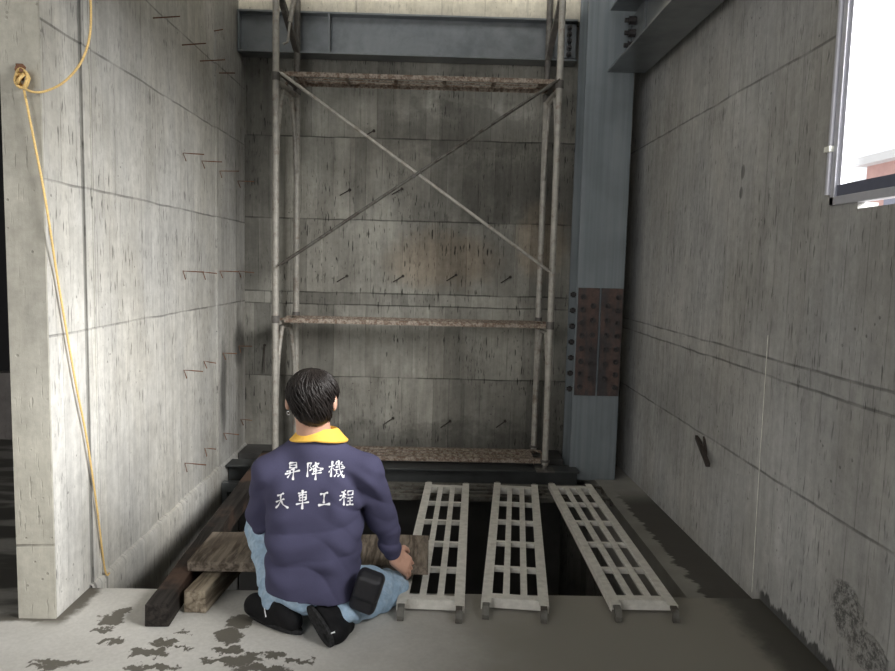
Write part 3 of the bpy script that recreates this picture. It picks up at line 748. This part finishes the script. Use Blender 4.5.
# ------------------------------------------------------------------ person
import openvdb
def npv(p): return np.array(p, dtype=np.float32)
class SDF:
    """soft union of capsules, ellipsoids and rounded boxes, turned into one smooth skin"""
    def __init__(s, lo, hi, res):
        s.lo = npv(lo); s.res = res; s.n = np.ceil((npv(hi)-s.lo)/res).astype(int)+1
        ax = [s.lo[i]+np.arange(s.n[i], dtype=np.float32)*res for i in range(3)]
        s.X, s.Y, s.Z = np.meshgrid(*ax, indexing='ij'); s.d = np.full(s.X.shape, .3, np.float32)
    def _sl(s, lo, hi):
        a = np.clip(np.floor((npv(lo)-s.lo)/s.res).astype(int), 0, s.n); b = np.clip(np.ceil((npv(hi)-s.lo)/s.res).astype(int)+1, 0, s.n)
        return tuple(slice(int(i), int(j)) for i, j in zip(a, b))
    def _u(s, sl, d, k, op='u'):
        c = s.d[sl]
        if op == 'u':
            h = np.clip(.5+.5*(c-d)/k, 0, 1); s.d[sl] = c*(1-h)+d*h-k*h*(1-h)
        else:
            d = -d; h = np.clip(.5-.5*(c-d)/k, 0, 1); s.d[sl] = c*(1-h)+d*h+k*h*(1-h)
    def cap(s, a, b, ra, rb=None, k=.02, op='u'):
        rb = ra if rb is None else rb; a = npv(a); b = npv(b); m = max(ra, rb)+k*1.5+.03
        sl = s._sl(np.minimum(a, b)-m, np.maximum(a, b)+m); X, Y, Z = s.X[sl], s.Y[sl], s.Z[sl]
        v = b-a; L = float(v@v)+1e-12
        t = np.clip(((X-a[0])*v[0]+(Y-a[1])*v[1]+(Z-a[2])*v[2])/L, 0, 1)
        d = np.sqrt((X-a[0]-t*v[0])**2+(Y-a[1]-t*v[1])**2+(Z-a[2]-t*v[2])**2)-(ra+(rb-ra)*t)
        s._u(sl, d, k, op)
    def ell(s, c, r, k=.02, M=None, op='u', box=0):
        c = npv(c); r = npv(r); m = float(max(r))+k*1.5+.03
        sl = s._sl(c-m, c+m); p = [s.X[sl]-c[0], s.Y[sl]-c[1], s.Z[sl]-c[2]]
        if M is not None:   # rows of M: local axes
            p = [p[0]*float(M[i][0])+p[1]*float(M[i][1])+p[2]*float(M[i][2]) for i in range(3)]
        if box:
            q = [np.abs(p[i])-(r[i]-box) for i in range(3)]
            d = np.sqrt(sum(np.maximum(e, 0)**2 for e in q))+np.minimum(np.maximum(np.maximum(q[0], q[1]), q[2]), 0)-box
        else:
            k0 = np.sqrt(sum((p[i]/r[i])**2 for i in range(3))); k1 = np.sqrt(sum((p[i]/r[i]**2)**2 for i in range(3)))+1e-9
            d = k0*(k0-1)/k1
        s._u(sl, d, k, op)
    def mesh(s, name, mat, parent, smooth=True):
        g = openvdb.FloatGrid(.3); g.copyFromArray(s.d.astype(np.float64))
        pts, quads = g.convertToQuads(0.)
        pts = pts*s.res+s.lo; L = wloc(parent)
        pts = pts-np.array(L)
        me = bpy.data.meshes.new(name); me.from_pydata([tuple(map(float, p)) for p in pts], [], [tuple(int(i) for i in q) for q in quads])
        bm = bmesh.new(); bm.from_mesh(me); bmesh.ops.recalc_face_normals(bm, faces=bm.faces[:]); bm.to_mesh(me); bm.free()
        me.update(); me.materials.append(mat)
        o = bpy.data.objects.new(name, me); COL.objects.link(o); o.parent = parent
        if smooth:
            for p in me.polygons: p.use_smooth = True
        return o
def person():
    m_skin = simple('skin', (.50, .29, .21), .5, nz=.06, sc=60, bump=.05)
    m_hair = simple('black_hair', (.012, .009, .008), .5, nz=.3, sc=80, bump=.1, spec=.3)
    m_shirt = simple('navy_shirt_cloth', (.062, .060, .108), .85, nz=.07, sc=320, bump=.25, spec=.15, d=.001)
    m_jean = simple('light_blue_denim', (.27, .38, .50), .85, nz=.16, sc=45, bump=.3, col2=(.36, .47, .58), th=(.4, .65))
    m_yel = simple('yellow_collar_cloth', (.80, .47, .075), .8, nz=.06, sc=120)
    m_blackc = simple('black_nylon', (.010, .010, .013), .55, nz=.2, sc=60, bump=.2)
    m_shoe = simple('black_shoe', (.006, .006, .007), .7, nz=.25, sc=70, bump=.2, spec=.2)
    m_sole = simple('dark_grey_sole', (.028, .028, .029), .9, nz=.5, sc=90, bump=.5, spec=.1)
    m_silver = simple('silver', (.8, .8, .8), .2, .9)
    m_print = simple('white_print', (.82, .82, .84), .7, bump=0, nz=.03)
    q = lambda u, v, Y: P(u, v, Y=Y)
    base = (q(318, 600, 2.62).x, 2.62, 0)
    T = thing('person', base, 'person crouching at the pit edge in a navy shirt with yellow collar, back turned', 'person')
    # --- joints
    neck0, neck1 = q(315, 446, 2.67), q(312, 415, 2.64)
    shL, shR = q(268, 471, 2.65), q(367, 471, 2.65)
    elL, elR = q(262, 517, 2.77), q(384, 522, 2.79)
    wrL, wrR = q(270, 508, 2.98), q(393, 554, 2.83)
    hipL, hipR = q(294, 584, 2.68), q(334, 584, 2.68)
    knL = q(262, 526, 2.98)
    d = Vector((.085, .050, -.095)).normalized(); nb = Vector((.5, -.55, .42)); nb = (nb-d*nb.dot(d)).normalized(); sd = d.cross(nb)   # right hand
    palmR = wrR+d*.05
    knR = q(391, 587, 2.865)
    anL, anR = q(275, 603, 2.655), q(346, 613, 2.58)
    # ---------------- body: one continuous figure
    hc = q(312, 397, 2.635); tl = math.radians(22)
    fw = Vector((0, math.cos(tl), -math.sin(tl))); upv = Vector((0, math.sin(tl), math.cos(tl))); sx_ = Vector((1, 0, 0))
    HM = [tuple(sx_), tuple(fw), tuple(upv)]
    hp = lambda x, y, z: hc+sx_*x+fw*y+upv*z
    B = SDF((-.80, 2.40, -.01), (.05, 3.22, 1.04), .0052)
    B.ell(hp(0, 0, .002), (.074, .092, .090), M=HM); B.ell(hp(0, .045, -.055), (.055, .052, .062), k=.03, M=HM)
    B.ell(hp(0, .085, -.095), (.026, .02, .018), k=.02, M=HM)                           # chin
    B.cap(hp(0, .098, .005), hp(0, .118, -.028), .009, .013, k=.012)                    # nose
    for s in (-1, 1):
        B.ell(hp(s*.031, .094, .006), (.016, .012, .010), k=.01, M=HM, op='s')          # eye sockets
        B.ell(hp(s*.031, .086, .004), (.012, .011, .008), k=.003, M=HM)
        B.ell(hp(s*.085, -.006, -.020), (.011, .020, .032), k=.008, M=HM)               # ears
        B.ell(hp(s*.088, .000, -.010), (.006, .010, .018), k=.005, M=HM, op='s')
    B.ell(hp(0, .092, -.058), (.024, .012, .005), k=.006, M=HM); B.ell(hp(0, .089, -.068), (.020, .012, .006), k=.006, M=HM)
    B.cap(neck0, neck1, .068, .060, k=.02)
    B.ell(q(316, 500, 2.69), (.15, .095, .15), k=.04); B.ell(q(315, 545, 2.69), (.14, .09, .14), k=.05); B.ell(q(314, 583, 2.68), (.14, .10, .09), k=.05)
    for sh, el, wr in ((shL, elL, wrL), (shR, elR, wrR)):
        B.cap(neck0-Vector((0,0,.05)), sh, .04, .04, k=.03); B.cap(sh, el, .042, .035, k=.03); B.cap(el, wr, .034, .025, k=.02)
    for hip, kn, an in ((hipL, knL, anL), (hipR, knR, anR)):
        B.cap(hip, kn, .065, .045, k=.04); B.cap(kn, an, .045, .03, k=.02)
    def hand(wr, d, nb, sd, curl=1.):
        """palm, four unequal bent fingers and a thumb; sd points to the little finger side"""
        B.cap(wr-d*.02, wr+d*.015, .025, .023, k=.015)
        Mh = [tuple(sd), tuple(d), tuple(nb)]
        B.ell(wr+d*.052, (.042, .05, .0155), k=.012, M=Mh, box=.014)
        for off, ln in ((-.030, .072), (-.010, .080), (.011, .074), (.030, .058)):
            p = wr+d*.092+sd*off; dd = d; r = .0092 if off < .02 else .008
            b0 = wr+d*.06+sd*off*.85
            B.cap(b0, p, r+.001, r, k=.006)
            for j, f_ in enumerate((.42, .32, .26)):
                a = curl*(.30, .42, .4)[j]
                dd = (dd*math.cos(a)-nb*math.sin(a)); nb2 = nb
                e = p+dd.normalized()*ln*f_; B.cap(p, e, r, r*.93, k=.003); p = e; r *= .95
        t0 = wr+d*.025-sd*.030; t1 = t0+(d*.6-sd*.75-nb*.15).normalized()*.036; t2 = t1+(d*.9-sd*.35-nb*.35).normalized()*.030; t3 = t2+(d*.95-sd*.1-nb*.45).normalized()*.022
        B.cap(t0, t1, .014, .0115, k=.01); B.cap(t1, t2, .0112, .010, k=.003); B.cap(t2, t3, .0102, .0085, k=.003)
    hand(wrR, d, nb, sd)
    dL = Vector((.03, .8, -.45)).normalized(); nL = Vector((0, .4, .9)); nL = (nL-dL*nL.dot(dL)).normalized(); sL = -dL.cross(nL)
    hand(wrL, dL, nL, sL)
    body = B.mesh('body', m_skin, T)
    # ---------------- trousers
    J = SDF((-.80, 2.42, .0), (.05, 3.22, .50), .007)
    J.ell(q(313, 588, 2.67), (.158, .125, .085), k=.05)
    J.cap(hipL, knL, .085, .062, k=.04); J.cap(knL, anL, .062, .048, k=.025)
    J.cap(hipR+Vector((.02, 0, 0)), knR, .085, .066, k=.04); J.cap(knR+Vector((0, -.02, -.015)), anR, .064, .045, k=.03)
    X, Y, Z = J.X, J.Y, J.Z
    J.d += .0035*np.sin(70*(X+.6*Z)+6*np.sin(17*Y+9*Z))+.003*np.sin(95*(Z-.5*Y)+4*np.sin(23*X))
    J.d = np.maximum(J.d, -(Z-.004))
    tr = J.mesh('trousers', m_jean, T)
    # ---------------- shirt
    G = SDF((-.80, 2.42, .05), (.05, 3.10, .92), .0052)
    G.cap(q(315, 448, 2.665), q(316, 470, 2.68), .080, .10, k=.05)
    for sh in (shL, shR): G.cap(q(315+(9 if sh is shR else -9), 453, 2.665), sh, .070, .058, k=.05)
    TM = [(1, 0, 0), (0, 1, 0), (0, 0, 1)]
    G.ell(q(315, 502, 2.685), (.176, .128, .17), k=.04, M=TM, box=.10); G.ell(q(314, 552, 2.682), (.174, .135, .155), k=.04, M=TM, box=.11)
    G.ell(q(313, 590, 2.672), (.165, .145, .12), k=.04, M=TM, box=.11)
    G.cap(shL, elL, .060, .056, k=.02); G.cap(elL, wrL-(wrL-elL).normalized()*.02, .055, .036, k=.02)
    G.cap(shR, elR, .062, .053, k=.02); G.cap(elR, wrR-(wrR-elR).normalized()*.01, .052, .034, k=.02)
    X, Y, Z = G.X, G.Y, G.Z
    ap = q(362, 498, 2.6); apl = q(270, 505, 2.6)
    wA = np.exp(-(((X-ap.x)/.10)**2+((Z-ap.z)/.10)**2)); wB = np.exp(-(((X-apl.x)/.07)**2+((Z-apl.z)/.11)**2))
    zw = q(315, 570, 2.6).z; wC = np.exp(-((Z-zw)/.12)**2)
    X0 = X+.03*np.sin(8*Z+1.3); rid = lambda t_: 1-2*np.abs(np.sin(t_))**.7
    fold = .0065*wC*rid(26*(Z+.42*X0)+1.5*np.sin(7*X+2)+.8*np.sin(19*X0)) + .0045*rid(15*(Z-.9*X0)+2.2*np.sin(6*Z+5*X))*np.exp(-((Z-zw-.12)/.14)**2)
    fold += .006*wA*rid(34*(X*.75+Z*.65)+1.2*np.sin(14*Z)) + .0035*wB*rid(34*(X*.7-Z*.7)+1.2*np.sin(14*X))
    fold += .006*wA*np.sin(95*(X*.75+Z*.65)+2.2*np.sin(20*Z)) + .005*wB*np.sin(85*(X*.7-Z*.7)+2*np.sin(18*X))
    fold += .0045*wC*np.sin(62*(Z+.35*X)+3.0*np.sin(9*X+4*Z)+2*np.sin(21*X)) + .0022*np.sin(38*(Z-.8*X)+3*np.sin(11*Z+7*X))
    G.d += fold
    # hem
    hz = q(314, 604, 2.53).z
    G.d = np.maximum(G.d, (hz+.012*np.sin(9*X+1)-Z))
    shirt = G.mesh('shirt', m_shirt, T)
    # ---------------- collar
    mb = MB(); bm = mb.bm; n = 56; c0 = q(319, 434, 2.665)
    prof = [(.062, .034, .024), (.067, .040, .030), (.076, .046, .022), (.090, .066, .007), (.100, .080, -.004), (.098, .076, -.009), (.082, .055, -.006), (.065, .038, .004)]
    rings = []
    zt = q(315, 428, 2.60).z
    for i in range(n+1):
        a = math.radians(-250+320*i/n)         # open at the throat
        ca, sa = math.cos(a), math.sin(a); ring = []
        for r_, ry_, dz in prof:
            back = .5-.5*sa
            tip = 1+.10*max(0, abs(ca))*(1 if dz < .01 else 0)
            ring.append(bm.verts.new((c0.x+ca*r_*tip, c0.y+sa*(r_*.92), zt-.036+dz-.012*(1-back)+(-.012*abs(ca) if dz < .01 else 0))))
        rings.append(ring)
    for A, C in zip(rings, rings[1:]):
        for k in range(len(prof)): bm.faces.new((A[k], A[(k+1) % len(prof)], C[(k+1) % len(prof)], C[k]))
    bm.faces.new(rings[0]); bm.faces.new(rings[-1][::-1])
    o = mb.build('collar', m_yel, T, smooth='auto'); o['label'] = 'yellow folded collar'
    # ---------------- hair
    Hh = SDF((hc.x-.14, hc.y-.15, hc.z-.15), (hc.x+.14, hc.y+.15, hc.z+.15), .0045)
    Hh.ell(q(312.5, 394, 2.628), (.094, .104, .090), k=.02, M=HM); Hh.ell(q(314, 412, 2.60), (.068, .052, .054), k=.03)
    Hh.ell(hp(0, .10, -.045), (.10, .075, .075), k=.01, M=HM, op='s')
    for s in (-1, 1): Hh.ell(hp(s*.096, -.004, -.032), (.030, .040, .046), k=.01, M=HM, op='s')
    Hh.d += .0018*np.sin(170*np.arctan2(Hh.X-hc.x, Hh.Y-hc.y+.01)/2+3*np.sin(60*Hh.Z))
    hair = Hh.mesh('hair', m_hair, T)
    dg = hair.data; bvh = BVHTree.FromPolygons([v.co for v in dg.vertices], [list(p.vertices) for p in dg.polygons])
    L = wloc(T); crown = Vector(hp(.012, -.045, .085))
    mb = MB(); rnd = random.Random(3)
    for i in range(900):
        a = rnd.uniform(0, 2*PI); ph0 = rnd.uniform(.0, 1.5)**1.0 if i > 60 else rnd.uniform(0, .12); ln = rnd.uniform(.35, .8); pts = []; rr = []
        tw = rnd.uniform(-.25, .25)+.35
        for k in range(7):
            ph = ph0+ln*k/6; aa = a+tw*k/6
            # direction from head centre, measured from the crown axis
            ax = (crown-hc).normalized(); e1 = ax.orthogonal().normalized(); e2 = ax.cross(e1)
            dv = ax*math.cos(ph)+(e1*math.cos(aa)+e2*math.sin(aa))*math.sin(ph)
            o_ = hc-L+Vector((0, 0, -.01)); hit = bvh.ray_cast(o_+dv*.3, -dv, .3)
            if hit[0] is None: break
            lift = .0012+.0035*math.sin(PI*k/6)*rnd.uniform(.3, 1) if k < 6 else .001+rnd.uniform(0, .004)
            pts.append(hit[0]+dv*lift+L); rr.append((.0012, .0026, .0030, .0028, .0024, .0016, .0004)[k])
        if len(pts) == 7: mb.tube(pts, rr, 5)
    lo = mb.build('hair_lock', m_hair, hair, smooth=True)
    lo['kind'] = 'stuff'
    # ---------------- earring
    mb = MB(); c = q(288.5, 413, 2.61)
    mb.tube([c+Vector((math.cos(t)*.005, -.002, math.sin(t)*.007)) for t in [2*PI*k/12 for k in range(13)]], .0013, 6); mb.build('earring', m_silver, T, smooth=True)
    # ---------------- pouch
    Cc = q(367, 591, 2.565); a_ = math.radians(-17)
    PM = [(math.cos(a_), -.15, math.sin(a_)), (.15, .98, .1), (-math.sin(a_), -.1, math.cos(a_))]
    PM = [tuple(Vector(v).normalized()) for v in PM]
    Q = SDF(Cc-Vector((.14, .14, .17)), Cc+Vector((.14, .14, .17)), .005)
    Q.ell(Cc, (.050, .032, .082), M=PM, box=.022, k=.001); Q.ell(Cc+Vector(PM[1])*-.012+Vector(PM[2])*.028, (.047, .034, .048), M=PM, box=.016, k=.008)
    Q.d = np.maximum(Q.d, .003-Q.Z)
    Q.mesh('waist_pouch', m_blackc, T)['label'] = 'black nylon waist pouch on the right hip'
    mb = MB(); c = Cc+Vector(PM[1])*-.046+Vector(PM[2])*.055-Vector(PM[0])*.01
    mb.cyl(c, c+Vector(PM[2])*-.016, .0018, 6)
    # ---------------- shoes
    heelL, toeL = q(293, 615, 2.585), q(260, 604, 2.69)
    heelL.z = .038; toeL.z = .036
    dv = (toeL-heelL); dv.z = 0; dv.normalize(); toeL = heelL+dv*.205
    K = SDF((-.90, 2.40, -.01), (-.25, 3.0, .25), .0055)
    K.cap(heelL, heelL+dv*.10, .036, .036, k=.02); K.cap(heelL+dv*.12, toeL+Vector((0,0,.006)), .048, .046, k=.03)
    K.cap(heelL+dv*.02+Vector((0, 0, .03)), heelL+dv*.05+Vector((0, 0, .045)), .034, .036, k=.03); K.cap(heelL+dv*.05+Vector((0, 0, .04)), heelL+dv*.14+Vector((0, 0, .01)), .032, .03, k=.03)
    K.d = np.maximum(K.d, .002-K.Z)
    K.d += .0012*np.sin(150*K.Z)*(K.Z < .03)
    shl = K.mesh('shoe', m_shoe, T)
    sdv = Vector((dv.y, -dv.x, 0))
    if sdv.y > 0: sdv = -sdv
    # sole follows the ground outline
    def sole(c, a, side, upn, L0, parent, h=.018):
        mb = MB(); bm = mb.bm; out_ = []
        for k in range(28):
            t_ = 2*PI*k/28; x = math.cos(t_); y = math.sin(t_)
            w_ = .036+.009*(x > 0)*x
            out_.append(c+a*(x*L0/2)+side*(y*w_))
        mb.poly(out_, upn*h); return mb.build('sole', m_sole, parent, bevel=.003)
    sole(heelL+dv*.095-Vector((0, 0, .036)), dv, sdv, Vector((0, 0, 1)), .285, shl)
    def stripe(sh, pts, w):
        b_ = BVHTree.FromPolygons([v.co for v in sh.data.vertices], [list(p.vertices) for p in sh.data.polygons]); L_ = wloc(sh); o_ = []
        for u, v in pts:
            r_ = Vector(ray(u, v)).normalized(); h = b_.ray_cast(Vector((0, 0, H))-L_, r_)
            if h[0] is not None: o_.append(h[0]+L_-r_*.0012)
        if len(o_) > 1:
            mb = MB(); mb.tube(o_, w, 6); mb.build('white_stripe', m_print, sh, smooth=True)
    stripe(shl, [(264.5, 604), (264.5, 608), (265, 612), (266, 617)], .0022)
    hR, bR = q(321, 611, 2.55), q(334, 637, 2.51); bR.z = .040
    tR = bR+Vector((.035, .075, -.012))
    K = SDF((-.60, 2.36, -.01), (.0, 2.85, .30), .0055)
    K.cap(hR, bR, .028, .037, k=.02); K.cap(bR, tR, .038, .032, k=.02); K.cap(hR+Vector((.02, .03, .0)), anR+Vector((-.01, .0, 0)), .030, .034, k=.03); K.cap(hR.lerp(bR, .4)+Vector((.022, .02, 0)), bR+Vector((.012, .02, 0)), .032, .034, k=.03)
    K.d = np.maximum(K.d, .002-K.Z)
    shr = K.mesh('shoe', m_shoe, T)
    ax = (bR-hR).normalized(); nn = Vector((-.75, -.55, .0)); nn = (nn-ax*nn.dot(ax)).normalized(); si = ax.cross(nn)
    sole(hR.lerp(bR, .5)+nn*.026+ax*.0, ax, si, nn, .17, shr, .014)
    stripe(shr, [(329.5, 634.5), (332, 633), (335, 632)], .0028)
    # ---------------- lettering printed on the back
    me = shirt.data; bv = BVHTree.FromPolygons([v.co for v in me.vertices], [list(p.vertices) for p in me.polygons])
    def on_shirt(zx, zy):
        u, v = 270+zx/8.95, 450+zy/8.95
        r_ = Vector(ray(u, v)).normalized(); h = bv.ray_cast(Vector((0, 0, H))-L, r_)
        return (h[0]+h[1]*.0014) if h[0] is not None and h[1].dot(r_) < 0 else (h[0]-h[1]*.0014)
    W_ = 17
    G_ = [  # glyphs: brush strokes as point lists with a width factor
     ('glyph', [[(178,112),(180,165),.9],[(176,116),(240,110),(236,164),.95],[(184,137),(234,134),.7],[(184,160),(232,157),.7],[(208,168),(180,184),(148,194),.8],[(134,216),(190,204),(270,182),1.],[(180,186),(182,215),(155,250),.85],[(214,160),(210,215),(206,270),1.2]]),
     ('glyph', [[(341,112),(338,170),(334,242),1.],[(340,118),(374,114),(356,146),(378,168),(352,186),.75],[(412,106),(402,130),(382,152),.85],[(406,128),(440,116),(418,148),(384,176),.8],[(404,134),(430,156),(478,170),1.],[(388,192),(430,184),(462,178),.75],[(392,178),(386,214),.7],[(374,216),(420,208),(462,200),.85],[(412,164),(410,215),(406,270),1.1]]),
     ('glyph', [[(526,152),(580,136),.8],[(560,98),(552,170),(545,242),1.1],[(553,160),(526,202),.7],[(562,160),(580,182),.7],[(600,100),(588,126),(608,130),(590,156),(614,150),.62],[(646,104),(632,128),(654,130),(638,152),(660,146),.62],[(584,180),(625,170),(668,160),.75],[(613,92),(622,165),(636,212),(658,248),1.],[(660,248),(663,222),.6],[(652,184),(630,216),(604,240),.7],[(596,184),(594,214),(574,240),.75],[(596,206),(612,218),.6],[(652,140),(672,156),.6]]),
     ('glyph', [[(66,408),(95,398),(126,386),1.],[(54,464),(90,448),(130,436),.9],[(98,394),(96,452),(78,492),(52,520),.95],[(98,448),(118,488),(166,520),1.15]]),
     ('glyph', [[(250,388),(290,382),(330,374),.85],[(262,402),(266,456),.85],[(260,405),(326,394),(320,446),.95],[(268,428),(318,420),.7],[(266,452),(320,444),.7],[(232,486),(290,474),(350,464),.95],[(293,356),(292,440),(288,530),1.2]]),
     ('glyph', [[(448,396),(484,388),(522,380),1.1],[(488,386),(484,430),(482,478),1.2],[(430,494),(480,488),(540,482),1.3]]),
     ('glyph', [[(678,360),(660,370),(638,378),.75],[(622,412),(650,402),(682,394),.8],[(660,374),(661,430),(659,496),1.05],[(656,408),(644,432),(620,452),.8],[(664,410),(680,428),.7],[(694,372),(698,406),.7],[(692,370),(742,362),(736,402),.8],[(698,402),(734,398),.6],[(690,430),(742,420),.75],[(692,458),(738,450),.7],[(680,490),(712,488),(746,484),.95],[(716,422),(714,486),.8]]),
    ]
    for nm, strokes in G_:
        mb = MB(); bm = mb.bm
        for st in strokes:
            w = st[-1]*W_/2; pts = [Vector((a, b, 0)) for a, b in st[:-1]]
            # resample
            seg = []; 
            for A, C in zip(pts, pts[1:]):
                n_ = max(2, int((C-A).length/5))
                for k in range(n_): seg.append(A.lerp(C, k/n_))
            seg.append(pts[-1]); N = len(seg); prev = None
            for i, p in enumerate(seg):
                t_ = (seg[min(i+1, N-1)]-seg[max(i-1, 0)]).normalized(); nn_ = Vector((-t_.y, t_.x, 0))
                s_ = i/(N-1); ww = w*(.62+.38*math.cos(2*PI*s_))*1.0+w*.12
                ww *= min(1, (i+.6)/1.2, (N-1-i+.6)/1.2)
                row = [bm.verts.new(on_shirt(*(p+nn_*ww*f)[:2])+L) for f in (-1, 0, 1)]
                if prev:
                    for k in (0, 1): bm.faces.new((prev[k], prev[k+1], row[k+1], row[k]))
                prev = row
        o = mb.build('printed_character', m_print, shirt)
    return T
person()
#PERSONEND#

# ------------------------------------------------------------------ light
W = bpy.data.worlds.new('sky'); S.world = W; W.use_nodes = True
bg = W.node_tree.nodes['Background']; bg.inputs[0].default_value = (.93, .96, 1.0, 1); bg.inputs[1].default_value = 1.35
def area(name, loc, target, sx_, sy_, power, col, spread=180):
    l = bpy.data.lights.new(name, 'AREA'); l.shape = 'RECTANGLE'; l.size = sx_; l.size_y = sy_; l.energy = power; l.color = col; l.spread = math.radians(spread)
    o = bpy.data.objects.new(name, l); COL.objects.link(o); o.location = loc
    o.rotation_euler = (Vector(target)-Vector(loc)).to_track_quat('-Z', 'Y').to_euler(); return o
area('daylight_window', (5.4, -.8, 4.3), (-1.4, 3.3, 1.2), 6, 3, 3250, (1, .99, .97))
area('daylight_rear_opening', (-3.3, -4.3, 2.6), (-1.2, 2.4, .2), 3.2, 2.2, 150, (1, .98, .95))
area('daylight_upper_floor', (0, -1.2, 5.2), (0, 5.3, 3.7), 2.6, .8, 750, (1, .96, .86))
